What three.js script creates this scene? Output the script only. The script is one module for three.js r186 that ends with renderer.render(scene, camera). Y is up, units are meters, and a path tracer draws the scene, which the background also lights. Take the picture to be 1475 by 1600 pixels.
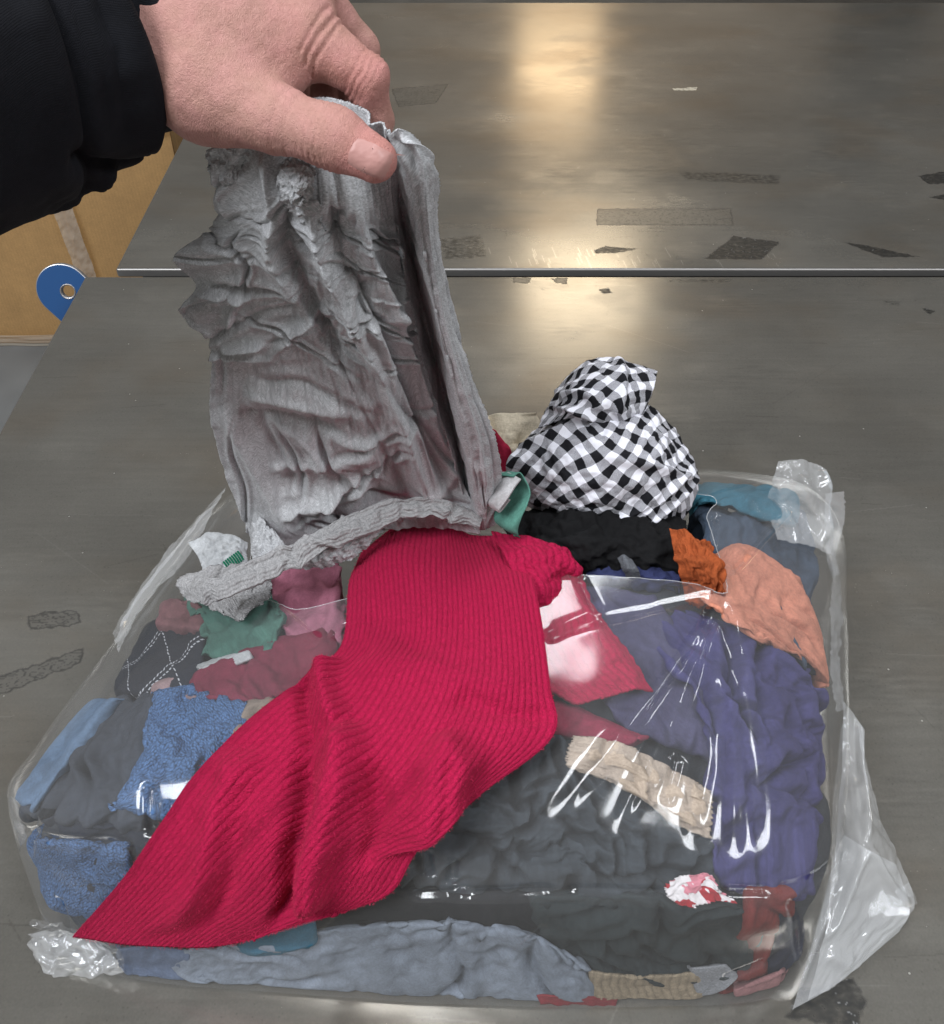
import * as THREE from 'three';
import { RectAreaLightUniformsLib } from 'three/addons/lights/RectAreaLightUniformsLib.js';
import { ImprovedNoise } from 'three/addons/math/ImprovedNoise.js';
import { mergeGeometries } from 'three/addons/utils/BufferGeometryUtils.js';
import { RoundedBoxGeometry } from 'three/addons/geometries/RoundedBoxGeometry.js';

// ---------------------------------------------------------------- camera, lamps, exposure
const scene = new THREE.Scene();
scene.background = new THREE.Color(0x000000);
const camera = new THREE.PerspectiveCamera(54.6, 944 / 1024, 0.05, 40);
camera.position.set(0, 0.75, 0);
camera.rotation.set(-43.4 * Math.PI / 180, 0, 0);
const renderer = new THREE.WebGLRenderer({ antialias: true });
renderer.toneMapping = THREE.LinearToneMapping;
renderer.toneMappingExposure = 1.0;
renderer.shadowMap.enabled = true;
RectAreaLightUniformsLib.init();

const taken = {};
function numbered(name) { taken[name] = (taken[name] ?? -1) + 1; return taken[name] ? name + '_' + String(taken[name]).padStart(3, '0') : name; }
function tag(o, label, category, group, kind) {
  if (label) o.userData.label = label;
  if (category) o.userData.category = category;
  if (group) o.userData.group = group;
  if (kind) o.userData.kind = kind;
  return o;
}
function thing(name, label, category, group) { const o = new THREE.Group(); o.name = numbered(name); scene.add(o); return tag(o, label, category, group); }
function mesh(name, geometry, material, parent = scene) {
  const m = new THREE.Mesh(geometry, material);
  m.name = parent === scene ? numbered(name) : name;
  m.castShadow = m.receiveShadow = true;
  parent.add(m);
  return m;
}
const rgb = (r, g, b) => new THREE.Color().setRGB(r, g, b);
const std = (o) => new THREE.MeshStandardMaterial({ side: THREE.DoubleSide, ...o });
const phys = (o) => new THREE.MeshPhysicalMaterial({ side: THREE.DoubleSide, ...o });
const box = (w, h, d, x, y, z, r = 0) => (r ? new RoundedBoxGeometry(w, h, d, 2, r) : new THREE.BoxGeometry(w, h, d)).translate(x, y, z);

// Ceiling fittings and the lit window that the steel and the film mirror
const lampBody = std({ color: rgb(.6, .6, .6), roughness: .5 });
function lamp(name, label, pos, w, d, color, radiance, aim) {
  const g = thing(name, label, name === 'window' ? 'window' : 'lamp');
  g.position.set(...pos);
  g.up.set(0, 0, 1); if (name === 'window') g.up.set(0, 1, 0);
  g.lookAt(...aim);                                             // +z of the group faces the room
  mesh('housing', box(w + .08, d + .08, .06, 0, 0, -.05), lampBody, g);
  mesh(name === 'window' ? 'window_pane' : 'lamp_diffuser', new THREE.PlaneGeometry(w, d), std({ color: 0x222222, emissive: color, emissiveIntensity: .8 }), g);
  const l = new THREE.RectAreaLight(color, radiance, w, d);
  l.position.z = .012; l.rotation.y = Math.PI; g.add(l);
  return g;
}
const CEIL = 3.2;
const cool = new THREE.Color(.93, .96, 1), warm = new THREE.Color(1, .72, .42), pale = new THREE.Color(1, .83, .6);
lamp('ceiling_lamp', 'white ceiling lamp panel ahead of the bag', [.62, CEIL - .1, -2.45], .42, 1.6, cool, 17, [.62, 0, -2.45]);
lamp('ceiling_lamp', 'white ceiling lamp panel straight above the bag', [-.35, CEIL - .1, -.05], .28, 1.5, cool, 20, [-.35, 0, -.05]);
lamp('ceiling_lamp', 'white ceiling lamp panel to the left behind the camera', [-1.9, CEIL - .1, .9], 1.8, 1.3, cool, 23, [-1.9, 0, .9]);
lamp('ceiling_lamp', 'white ceiling lamp panel to the right behind the camera', [2.2, CEIL - .1, .9], 1.4, 1.1, cool, 19, [2.2, 0, .9]);
lamp('ceiling_lamp', 'warm ceiling lamp panel beyond the tables', [.8, CEIL - .1, -6.5], .8, 1.3, pale, 7.5, [.8, 0, -6.5]);
lamp('window', 'small warm lit window in the far wall', [.66, 2.05, -7.95], .6, .62, warm, 5, [.66, 2.05, 0]);

// ---------------------------------------------------------------- tools
function rng(seed) { let a = seed * 2654435761 >>> 0; return () => { a = a + 0x6D2B79F5 | 0; let t = Math.imul(a ^ a >>> 15, 1 | a); t = t + Math.imul(t ^ t >>> 7, 61 | t) ^ t; return ((t ^ t >>> 14) >>> 0) / 4294967296; }; }
const perlin = new ImprovedNoise();
const N3 = (x, y, z) => perlin.noise(x, y, z);
const fbm = (x, y, z, o = 3) => { let s = 0, a = 1; for (let i = 0; i < o; i++) { s += a * N3(x, y, z + i * 7.3); x *= 2.1; y *= 2.1; a *= .5; } return s; };
const clamp = (x, a = 0, b = 1) => Math.min(b, Math.max(a, x));
const smooth = (a, b, x) => { const t = clamp((x - a) / (b - a)); return t * t * (3 - 2 * t); };
// periodic value noise for tiling textures
function periodic(seed, n) {
  const r = rng(seed), g = new Float32Array(n * n).map(() => r());
  return (x, y) => {
    x = ((x % 1) + 1) % 1 * n; y = ((y % 1) + 1) % 1 * n;
    const i = Math.floor(x), j = Math.floor(y), fx = x - i, fy = y - j, sx = fx * fx * (3 - 2 * fx), sy = fy * fy * (3 - 2 * fy);
    const q = (a, b) => g[(b % n) * n + (a % n)];
    return (q(i, j) * (1 - sx) + q(i + 1, j) * sx) * (1 - sy) + (q(i, j + 1) * (1 - sx) + q(i + 1, j + 1) * sx) * sy;
  };
}
function texture(w, h, fn, srgb, metres) {
  const d = new Uint8Array(w * h * 4);
  for (let j = 0; j < h; j++) for (let i = 0; i < w; i++) {
    const c = fn(i / w, j / h, i, j), k = (j * w + i) * 4;
    if (c.length) { d[k] = clamp(c[0]) * 255; d[k + 1] = clamp(c[1]) * 255; d[k + 2] = clamp(c[2]) * 255; } else d[k] = d[k + 1] = d[k + 2] = clamp(c) * 255;
    d[k + 3] = 255;
  }
  const t = new THREE.DataTexture(d, w, h);
  t.wrapS = t.wrapT = THREE.RepeatWrapping; t.magFilter = t.minFilter = THREE.LinearFilter;
  if (srgb) t.colorSpace = THREE.SRGBColorSpace;
  if (metres) t.repeat.set(1 / metres[0], 1 / metres[1]);
  t.needsUpdate = true;
  return t;
}

// Smooth patch through a net of control points (Catmull-Rom both ways)
function patch(net, nu, nv, closed) {
  const R = net.length, C = net[0].length, out = new Float64Array(nu * nv * 3);
  const ext = (a, b) => [2 * a[0] - b[0], 2 * a[1] - b[1], 2 * a[2] - b[2]];
  const row = (r, c) => closed ? net[r][(c + C) % C] : c < 0 ? ext(net[r][0], net[r][1]) : c >= C ? ext(net[r][C - 1], net[r][C - 2]) : net[r][c];
  const get = (r, c) => r < 0 ? ext(row(0, c), row(1, c)) : r >= R ? ext(row(R - 1, c), row(R - 2, c)) : row(r, c);
  const wt = t => [.5 * (-t + 2 * t * t - t * t * t), .5 * (2 - 5 * t * t + 3 * t * t * t), .5 * (t + 4 * t * t - 3 * t * t * t), .5 * (-t * t + t * t * t)];
  for (let j = 0; j < nv; j++) {
    const v = j / (nv - 1) * (R - 1), r = Math.min(Math.floor(v), R - 2), wv = wt(v - r);
    for (let i = 0; i < nu; i++) {
      const u = closed ? i / nu * C : i / (nu - 1) * (C - 1), c = closed ? Math.floor(u) : Math.min(Math.floor(u), C - 2), wu = wt(u - c);
      let x = 0, y = 0, z = 0;
      for (let b = 0; b < 4; b++) for (let a = 0; a < 4; a++) { const p = get(r + b - 1, c + a - 1), w = wu[a] * wv[b]; x += p[0] * w; y += p[1] * w; z += p[2] * w; }
      const k = (j * nu + i) * 3; out[k] = x; out[k + 1] = y; out[k + 2] = z;
    }
  }
  return out;
}
function gridNormals(P, nu, nv, closed) {
  const n = new Float64Array(P.length);
  for (let j = 0; j < nv; j++) for (let i = 0; i < nu; i++) {
    const a = closed ? (i + nu - 1) % nu : Math.max(i - 1, 0), b = closed ? (i + 1) % nu : Math.min(i + 1, nu - 1), c = Math.max(j - 1, 0), d = Math.min(j + 1, nv - 1);
    const p = (j * nu + b) * 3, q = (j * nu + a) * 3, r = (d * nu + i) * 3, s = (c * nu + i) * 3;
    const ux = P[p] - P[q], uy = P[p + 1] - P[q + 1], uz = P[p + 2] - P[q + 2], vx = P[r] - P[s], vy = P[r + 1] - P[s + 1], vz = P[r + 2] - P[s + 2];
    let x = vy * uz - vz * uy, y = vz * ux - vx * uz, z = vx * uy - vy * ux; const l = Math.hypot(x, y, z) || 1, k = (j * nu + i) * 3;
    n[k] = x / l; n[k + 1] = y / l; n[k + 2] = z / l;
  }
  return n;
}
// Cloth: the patch is given more fabric than fits (ex = excess along u and v) and relaxed, coarse to fine, so that it buckles into folds. Lengths in cm.
let sheetSeed = 1;
function cloth(o) {
  const { net, closed = false, ex = [.1, .1], amp = .35, freq = .35, keep = .012, bend = .25, its = 36, out = 1.2, inn = 1.5, folds = [], levels = 3, detail = null, creaseCount = 0, creaseSize = [.5, .6], fine = .12, rough = .3 } = o;
  const seed = o.seed ?? sheetSeed++;
  const cr = rng(seed + 500), creases = [];                      // sharp random creases: [u, v, direction, length, height, width] in cm
  for (let i = 0; i < creaseCount; i++) creases.push([cr(), cr(), o.creaseAngle !== undefined ? o.creaseAngle + (cr() - .5) * 1.1 : cr() * Math.PI, 1.5 + 6 * cr() * cr(), (cr() < (o.valley ?? .62) ? -1 : 1) * creaseSize[0] * (.4 + .8 * cr()), creaseSize[1] * (.5 + cr())]);
  let P = null, pu = 0, pv = 0, P0 = null, N0 = null, nu, nv;
  const exg = typeof ex === 'function' ? ex : () => ex, patchy = o.patchy ?? 1;
  const exf = (u, v) => { const [a, b] = exg(u, v), k = 1 + patchy * clamp(1.9 * N3(u * 4.3 + seed * 1.7, v * 5.1, seed * .3), -.8, 1); const q = o.lid === undefined ? 1 : smooth(.03, .2, Math.min(u, 1 - u, v, 1 - v)); return [a * k * q, b * k * q]; };   // some places crumple, some lie flat
  for (let L = levels - 1; L >= 0; L--) {
    nu = Math.max(8, Math.round(o.nu / 2 ** L)); nv = Math.max(8, Math.round(o.nv / 2 ** L));
    const Q0 = patch(net, nu, nv, closed), M0 = gridNormals(Q0, nu, nv, closed);
    const base = o.lid !== undefined ? Q0.slice() : null;
    if (folds.length || creases.length) {
      let W = 0, Ln = 0; const jm = nv >> 1, im = nu >> 1;
      for (let i = 1; i < nu; i++) { const a = (jm * nu + i) * 3; W += Math.hypot(Q0[a] - Q0[a - 3], Q0[a + 1] - Q0[a - 2], Q0[a + 2] - Q0[a - 1]); }
      for (let j = 1; j < nv; j++) { const a = (j * nu + im) * 3, b = a - nu * 3; Ln += Math.hypot(Q0[a] - Q0[b], Q0[a + 1] - Q0[b + 1], Q0[a + 2] - Q0[b + 2]); }
      for (let j = 0; j < nv; j++) for (let i = 0; i < nu; i++) {
        const u = i / (closed ? nu : nu - 1) * W, v = j / (nv - 1) * Ln; let s = 0;
        for (const [u0, v0, u1, v1, h, w] of folds) {
          const ax = u0 * W, ay = v0 * Ln, dx = u1 * W - ax, dy = v1 * Ln - ay, ll = dx * dx + dy * dy;
          let t = clamp(((u - ax) * dx + (v - ay) * dy) / ll);
          const wob = .5 * w * N3(u * .3 + seed, v * .3, h), d = Math.hypot(u - ax - dx * t, v - ay - dy * t) + wob;
          s += h * (o.sharp ? Math.exp(-1.3 * Math.sqrt(d * d + .01) / w) : Math.exp(-(d * d) / (w * w))) * smooth(-.02, .15, t) * (1 - smooth(.8, 1.02, t));
        }
        const wu = u + 1.1 * N3(u * .28, v * .28, seed + .5), wv = v + 1.1 * N3(u * .28 + 9, v * .28, seed + .5);
        for (const [a, b, t, l, h, w] of creases) { const dx = wu - a * W, dy = wv - b * Ln; if (dx * dx + dy * dy > l * l * 1.5 + 4) continue; const al = (dx * Math.cos(t) + dy * Math.sin(t)) / l, ac = -dx * Math.sin(t) + dy * Math.cos(t), f = 1 - al * al; if (f <= 0) continue; const g = Math.abs(ac) / w; s += h * f * (h < 0 ? Math.exp(-g * 1.4) : Math.exp(-g * g)) + (h < 0 ? -h * .45 * f * Math.exp(-((g - 1.6) ** 2)) : 0); }
        if (base) s *= smooth(.05, .22, Math.min(i / nu, 1 - i / nu, j / nv, 1 - j / nv));
        const k = (j * nu + i) * 3; for (let e = 0; e < 3; e++) Q0[k + e] += M0[k + e] * s;
      }
    }
    const n = nu * nv, Q = new Float64Array(n * 3);
    for (let j = 0; j < nv; j++) for (let i = 0; i < nu; i++) {
      const k = (j * nu + i) * 3, x = Q0[k], y = Q0[k + 1], z = Q0[k + 2];
      let d0 = 0, d1 = 0, d2 = 0;
      if (P) {                                              // carry the coarser folds over
        const fu = closed ? i / nu * pu : i / (nu - 1) * (pu - 1), fv = j / (nv - 1) * (pv - 1);
        const a = Math.floor(fu), b = Math.min(Math.floor(fv), pv - 2), tx = fu - a, ty = fv - b;
        const at = (ii, jj, e) => { ii = closed ? (ii + pu) % pu : clamp(ii, 0, pu - 1); jj = clamp(jj, 0, pv - 1); const q = (jj * pu + ii) * 3 + e; return P[q] - P0[q]; };
        const w3 = t => [.5 * (-t + 2 * t * t - t * t * t), .5 * (2 - 5 * t * t + 3 * t * t * t), .5 * (t + 4 * t * t - 3 * t * t * t), .5 * (-t * t + t * t * t)], wx = w3(tx), wy = w3(ty);
        for (let m = 0; m < 4; m++) for (let l = 0; l < 4; l++) { const w = wx[l] * wy[m]; d0 += at(a + l - 1, b + m - 1, 0) * w; d1 += at(a + l - 1, b + m - 1, 1) * w; d2 += at(a + l - 1, b + m - 1, 2) * w; }
      }
      const f = freq * 2 ** (levels - 1 - L), s = amp * rough ** (levels - 1 - L) * (N3(x * f + seed * 3.7, y * f, z * f) + .5 * N3(x * f * 2.3, y * f * 2.3 + seed, z * f * 2.3)) * 1.6;
      Q[k] = x + d0 + M0[k] * s; Q[k + 1] = y + d1 + M0[k + 1] * s; Q[k + 2] = z + d2 + M0[k + 2] * s;
    }
    // constraints
    const I = [], J = [], R = [], K = [];
    const share = [fine, .45, 1][Math.min(2, L + (levels < 3 ? 1 : 0))];   // finer passes mostly keep the length that the coarse folds took up
    const link = (a, b, s, k) => { const p = a * 3, q = b * 3, full = Math.hypot(Q0[p] - Q0[q], Q0[p + 1] - Q0[q + 1], Q0[p + 2] - Q0[q + 2]) * s, now = Math.hypot(Q[p] - Q[q], Q[p + 1] - Q[q + 1], Q[p + 2] - Q[q + 2]); I.push(p); J.push(q); R.push(full * share + Math.min(now, full * 1.1) * (1 - share)); K.push(k); };
    for (let j = 0; j < nv; j++) for (let i = 0; i < nu; i++) {
      const [eu, ev] = exf(i / (nu - 1), j / (nv - 1)), a = j * nu + i, ri = closed ? (i + 1) % nu : i + 1, r2 = closed ? (i + 2) % nu : i + 2;
      if (ri < nu) link(a, j * nu + ri, 1 + eu, 1);
      if (j + 1 < nv) link(a, a + nu, 1 + ev, 1);
      if (ri < nu && j + 1 < nv) { const m = 1 + (eu + ev) / 2; link(a, (j + 1) * nu + ri, m, .5); link(a + nu, j * nu + ri, m, .5); }
      if (r2 < nu) link(a, j * nu + r2, (1 + eu) * .97, bend);
      if (j + 2 < nv) link(a, a + 2 * nu, (1 + ev) * .97, bend);
    }
    const m = I.length;
    for (let it = 0; it < its; it++) {
      const rev = it & 1;
      for (let c0 = 0; c0 < m; c0++) {
        const c = rev ? m - 1 - c0 : c0, p = I[c], q = J[c], dx = Q[q] - Q[p], dy = Q[q + 1] - Q[p + 1], dz = Q[q + 2] - Q[p + 2], l = Math.sqrt(dx * dx + dy * dy + dz * dz) || 1e-6;
        const e = l - R[c]; if (K[c] === bend && e > 0) continue;
        const g = .5 * K[c] * e / l;
        Q[p] += dx * g; Q[p + 1] += dy * g; Q[p + 2] += dz * g; Q[q] -= dx * g; Q[q + 1] -= dy * g; Q[q + 2] -= dz * g;
      }
      for (let a = 0; a < n; a++) {
        const k = a * 3; let dx = Q[k] - Q0[k], dy = Q[k + 1] - Q0[k + 1], dz = Q[k + 2] - Q0[k + 2];
        const h = dx * M0[k] + dy * M0[k + 1] + dz * M0[k + 2], want = clamp(h, -inn, out) - h;
        dx = (dx + M0[k] * want) * (1 - keep); dy = (dy + M0[k + 1] * want) * (1 - keep); dz = (dz + M0[k + 2] * want) * (1 - keep);
        Q[k] = Q0[k] + dx; Q[k + 1] = Q0[k + 1] + dy; Q[k + 2] = Q0[k + 2] + dz;
      }
    }
    if (base) for (let k = 0; k < n * 3; k += 3) { const h = (Q[k] - base[k]) * M0[k] + (Q[k + 1] - base[k + 1]) * M0[k + 1] + (Q[k + 2] - base[k + 2]) * M0[k + 2], t = o.lid, c = h > t * .5 ? t * .5 + t * .5 * Math.tanh((h - t * .5) / (t * .5)) - h : 0; for (let e = 0; e < 3; e++) Q[k + e] += M0[k + e] * c; }   // pressed flat under the film
    P = Q; P0 = Q0; N0 = M0; pu = nu; pv = nv;
  }
  if (detail) { const n = gridNormals(P, nu, nv, closed); for (let j = 0; j < nv; j++) for (let i = 0; i < nu; i++) { const k = (j * nu + i) * 3, s = detail(i / (nu - 1), j / (nv - 1), P[k], P[k + 1], P[k + 2], n[k], n[k + 1], n[k + 2]); for (let e = 0; e < 3; e++) P[k + e] += n[k + e] * s; } }
  return sheet(P, nu, nv, closed, o.thick ?? .12, o.frayed ?? 0, seed, o.straight);
}
// Turns a grid of points (cm) into geometry with thickness and uv in metres of fabric
function sheet(P, nu, nv, closed, thick, frayed, seed = 1, straight = 0) {   // straight: width in cm across which the ribs run parallel to the length
  const N = gridNormals(P, nu, nv, closed), cu = closed ? nu + 1 : nu, n = cu * nv, two = thick > 0;
  const pos = new Float32Array(n * 3 * (two ? 2 : 1)), uv = new Float32Array(n * 2 * (two ? 2 : 1)), idx = [];
  const V = new Float32Array(cu);
  for (let j = 0; j < nv; j++) {
    let U = 0; const jm = j * nu, us = [0];
    for (let i = 1; i < cu; i++) { const a = (jm + i % nu) * 3, b = (jm + i - 1) * 3; U += Math.hypot(P[a] - P[b], P[a + 1] - P[b + 1], P[a + 2] - P[b + 2]); us.push(U); }
    for (let i = 0; i < cu; i++) {
      const s = (jm + i % nu) * 3, k = j * cu + i;
      if (j) { const b = s - nu * 3; V[i] += Math.hypot(P[s] - P[b], P[s + 1] - P[b + 1], P[s + 2] - P[b + 2]); }
      let f = 0;
      if (frayed && !closed) { const e = Math.min(i, j, nu - 1 - i, nv - 1 - j); if (e === 0) f = frayed * N3(k * .91, seed, 3.3); }
      for (let e = 0; e < 3; e++) { pos[k * 3 + e] = (P[s + e] + f) * .01; if (two) pos[(n + k) * 3 + e] = (P[s + e] + f - N[s + e] * thick) * .01; }
      const u = (straight ? (i / (cu - 1) - .5) * straight : us[i] - U / 2) * .01, v = V[i] * .01;
      uv[k * 2] = u; uv[k * 2 + 1] = v; if (two) { uv[(n + k) * 2] = u; uv[(n + k) * 2 + 1] = v; }
    }
  }
  const quad = (a, b, c, d) => idx.push(a, c, b, b, c, d);
  for (let j = 0; j + 1 < nv; j++) for (let i = 0; i + 1 < cu; i++) { const a = j * cu + i; quad(a, a + 1, a + cu, a + cu + 1); if (two) quad(n + a + 1, n + a, n + a + cu + 1, n + a + cu); }
  if (two) {
    for (let i = 0; i + 1 < cu; i++) { quad(i + 1, i, n + i + 1, n + i); const a = (nv - 1) * cu + i; quad(a, a + 1, n + a, n + a + 1); }
    if (!closed) for (let j = 0; j + 1 < nv; j++) { const a = j * cu, b = a + cu - 1; quad(a, a + cu, n + a, n + a + cu); quad(b + cu, b, n + b + cu, n + b); }
  }
  const g = new THREE.BufferGeometry();
  g.setAttribute('position', new THREE.BufferAttribute(pos, 3)); g.setAttribute('uv', new THREE.BufferAttribute(uv, 2)); g.setIndex(idx);
  g.computeVertexNormals();
  return g;
}

// ---------------------------------------------------------------- fabrics
const nA = periodic(3, 8), nB = periodic(5, 32), nC = periodic(7, 128), nD = periodic(11, 256);
const faded = texture(512, 512, (x, y) => { const a = .5 * nA(x, y) + .3 * nB(x, y) + .2 * nC(x, y); return .72 + .28 * a + .1 * (nD(x, y) - .5); }, true, [.22, .22]);
const heather = texture(1024, 1024, (x, y) => { const f = nD(x * 1.0, y * 2.0) * .55 + nC(x * 2, y * 4) * .45, s = nD(x * 2 + .3, y * 3) > .86 ? -.16 : 0; return .86 + .34 * (f - .45) + s + .1 * (nA(x, y) - .5); }, true, [.25, .25]);
const knit = texture(256, 256, (x, y) => { const w = Math.abs(Math.sin(x * Math.PI * 20)), s = .5 + .5 * Math.sin((y * 30 + w * .6) * Math.PI * 2); return .35 * w + .3 * s + .35 * nC(x, y); }, false, [.02, .02]);
const weave = texture(256, 256, (x, y) => { const a = Math.sin(x * Math.PI * 32), b = Math.sin(y * Math.PI * 32); return .5 + .25 * Math.max(a, b) + .3 * (nC(x, y) - .5); }, false, [.024, .024]);
const twill = texture(256, 256, (x, y) => .5 + .3 * Math.sin((x + y) * Math.PI * 40) + .4 * (nC(x, y) - .5), false, [.03, .03]);
const loops = (() => {                                           // terry: small uneven tufts
  const r = rng(21), n = 22, c = []; for (let j = 0; j < n; j++) for (let i = 0; i < n; i++) c.push([(i + .5 + .7 * (r() - .5)) / n, (j + .5 + .7 * (r() - .5)) / n, .6 + .5 * r()]);
  return (x, y) => { let m = 0; const gi = Math.floor(x * n), gj = Math.floor(y * n); for (let b = -1; b < 2; b++) for (let a = -1; a < 2; a++) { const q = c[((gj + b + n) % n) * n + (gi + a + n) % n]; let dx = Math.abs(x - q[0]), dy = Math.abs(y - q[1]); dx = Math.min(dx, 1 - dx); dy = Math.min(dy, 1 - dy); m = Math.max(m, q[2] * (1 - (dx * dx + dy * dy) * n * n * 1.5)); } return clamp(m); };
})();
const terry = texture(512, 512, (x, y) => loops(x, y) * .85 + .15 * nD(x, y), false, [.05, .05]);
const terryTint = texture(512, 512, (x, y) => .55 + .45 * loops(x, y) + .25 * (nC(x, y) - .5), true, [.05, .05]);
const ribbed = texture(512, 512, (x, y) => { const p = x * 8 + .10 * (nB(x, y) - .5), w = Math.pow(Math.abs(Math.sin(p * Math.PI)), .8), st = .5 + .5 * Math.sin((y * 48 + Math.floor(p) * .5) * Math.PI * 2); return (.6 * w + .14 * st * w) * (.55 + .6 * nB(x + .4, y)) + .25 * nC(x, y); }, false, [.05, .05]);
const ribTint = texture(512, 512, (x, y) => { const p = x * 8 + .10 * (nB(x, y) - .5), w = Math.pow(Math.abs(Math.sin(p * Math.PI)), .7); return .82 + .13 * w * (.5 + .7 * nB(x, y)) + .16 * (nC(x, y) - .5) + (nD(x, y) > .965 ? .2 : 0); }, true, [.05, .05]);
const gingham = texture(512, 512, (x, y, i, j) => {              // two by two checks, the half tones a twill of black and white threads
  const q = .25, a = ((x / .5) % 2) < 1, b = ((y / .5) % 2) < 1, t = ((i + j) % 36.571) < 18; let v;
  if (a && b) v = .1; else if (!a && !b) v = .93; else v = t ? .14 : .86;
  return [v * 1.0, v * 1.0, v * 1.02 + .015].map(c => c + .05 * (nD(x, y) - .5));
}, true, [.0172, .0172]);
gingham.rotation = .72;
const stitched = texture(512, 512, (x, y) => { const d = (p, o) => Math.abs(((p + o) % 1 + 1) % 1 - .5) < .012; const on = (d(x + y, 0) && (y * 24 % 1) < .6) || (d(x - y, .2) && (y * 24 % 1) < .6) || (d(x + y, .08) && (x * 24 % 1) < .6); return on ? [.75, .76, .78] : [.17, .18, .21].map(c => c + .05 * (nC(x, y) - .5)); }, true, [.09, .09]);
// loose fibres standing off a fuzzy knit
function fibres(geometry, count, length, material, parent, seed) {
  const r = rng(seed), p = geometry.attributes.position, nn = geometry.attributes.normal, half = p.count / 2, g = new THREE.BufferGeometry();
  const w = .00011; g.setAttribute('position', new THREE.Float32BufferAttribute([-w, 0, 0, w, 0, 0, -w, .45, .08, w, .45, .08, 0, 1, .35, 0, 0, w, 0, .45, .08 + w], 3)); g.setIndex([0, 1, 3, 0, 3, 2, 2, 3, 4, 0, 5, 6, 0, 6, 2]); g.computeVertexNormals();
  const m = new THREE.InstancedMesh(g, material, count), o = new THREE.Object3D(), up = new THREE.Vector3(0, 1, 0), n = new THREE.Vector3();
  for (let i = 0; i < count; i++) {
    const k = Math.floor(r() * half); n.set(nn.getX(k) + (r() - .5) * 2.2, nn.getY(k) + (r() - .5) * 2.2, nn.getZ(k) + (r() - .5) * 2.2).normalize();
    o.position.set(p.getX(k) + (r() - .5) * .0012, p.getY(k) + (r() - .5) * .0012, p.getZ(k) + (r() - .5) * .0012); o.quaternion.setFromUnitVectors(up, n); o.rotateY(r() * 6.3); const L = length * (.4 + r()); o.scale.set(1, L, L); o.updateMatrix(); m.setMatrixAt(i, o.matrix);
  }
  m.name = 'fuzz'; m.castShadow = m.receiveShadow = true; m.userData.kind = 'stuff'; parent.add(m); return m;
}
const KIND = {
  jersey: [faded, knit, .0003], weave: [faded, weave, .0003], twill: [faded, twill, .0003], terry: [terryTint, terry, .0016], rib: [ribTint, ribbed, .0019], heather: [heather, knit, .0003],
};
function fabric(kind, r, g, b, extra = {}) {
  const [map, bump, s] = KIND[kind];
  return phys({ color: rgb(r, g, b), map, bumpMap: bump, bumpScale: s, roughness: .92, specularIntensity: .35, sheen: .35, sheenRoughness: .6, sheenColor: rgb(clamp(r * 1.5 + .02), clamp(g * 1.5 + .02), clamp(b * 1.5 + .02)), ...extra });
}

// ---------------------------------------------------------------- the surfaces around
const concrete = texture(512, 512, (x, y) => .62 + .25 * (nA(x, y) - .5) + .2 * (nB(x, y) - .5) + .12 * (nD(x, y) - .5), true, [1.2, 1.2]);
const structure = (name, g, m) => tag(mesh(name, g, m), null, null, null, 'structure');
const wallPaint = std({ color: rgb(.46, .43, .39), roughness: .9 });
structure('floor', box(14, .1, 14, 0, -.87, -2), std({ color: rgb(.3, .31, .31), map: concrete, roughness: .75 }));
structure('ceiling', box(14, .1, 14, 0, CEIL + .06, -2), std({ color: rgb(.55, .55, .55), roughness: .9 }));
structure('wall_back', box(14, 4.3, .2, 0, 1.2, -8.12), std({ color: rgb(.74, .65, .55), roughness: .9 }));
structure('wall_front', box(14, 4.3, .2, 0, 1.2, 4.1), wallPaint);
structure('wall_left', box(.2, 4.3, 12.2, -5.1, 1.2, -2), wallPaint);
structure('wall_right', box(.2, 4.3, 12.2, 5.1, 1.2, -2), wallPaint);
structure('wall_pillar', box(.5, 3.9, .4, 3.0, 1.2, -7.8), std({ color: rgb(.05, .05, .055), roughness: .8 }));

// Steel work tables: scuffed plates with glue marks where tape was pulled off
function inside(poly, x, z) { let c = false; for (let i = 0, j = poly.length - 1; i < poly.length; j = i++) { const [xi, , zi] = poly[i], [xj, , zj] = poly[j]; if (zi > z !== zj > z && x < (xj - xi) * (z - zi) / (zj - zi) + xi) c = !c; } return c; }
function edgeDistance(poly, x, z) { let m = 1e9; for (let i = 0, j = poly.length - 1; i < poly.length; j = i++) { const ax = poly[j][0], az = poly[j][2], dx = poly[i][0] - ax, dz = poly[i][2] - az, t = clamp(((x - ax) * dx + (z - az) * dz) / (dx * dx + dz * dz)); m = Math.min(m, Math.hypot(x - ax - dx * t, z - az - dz * t)); } return m; }
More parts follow.
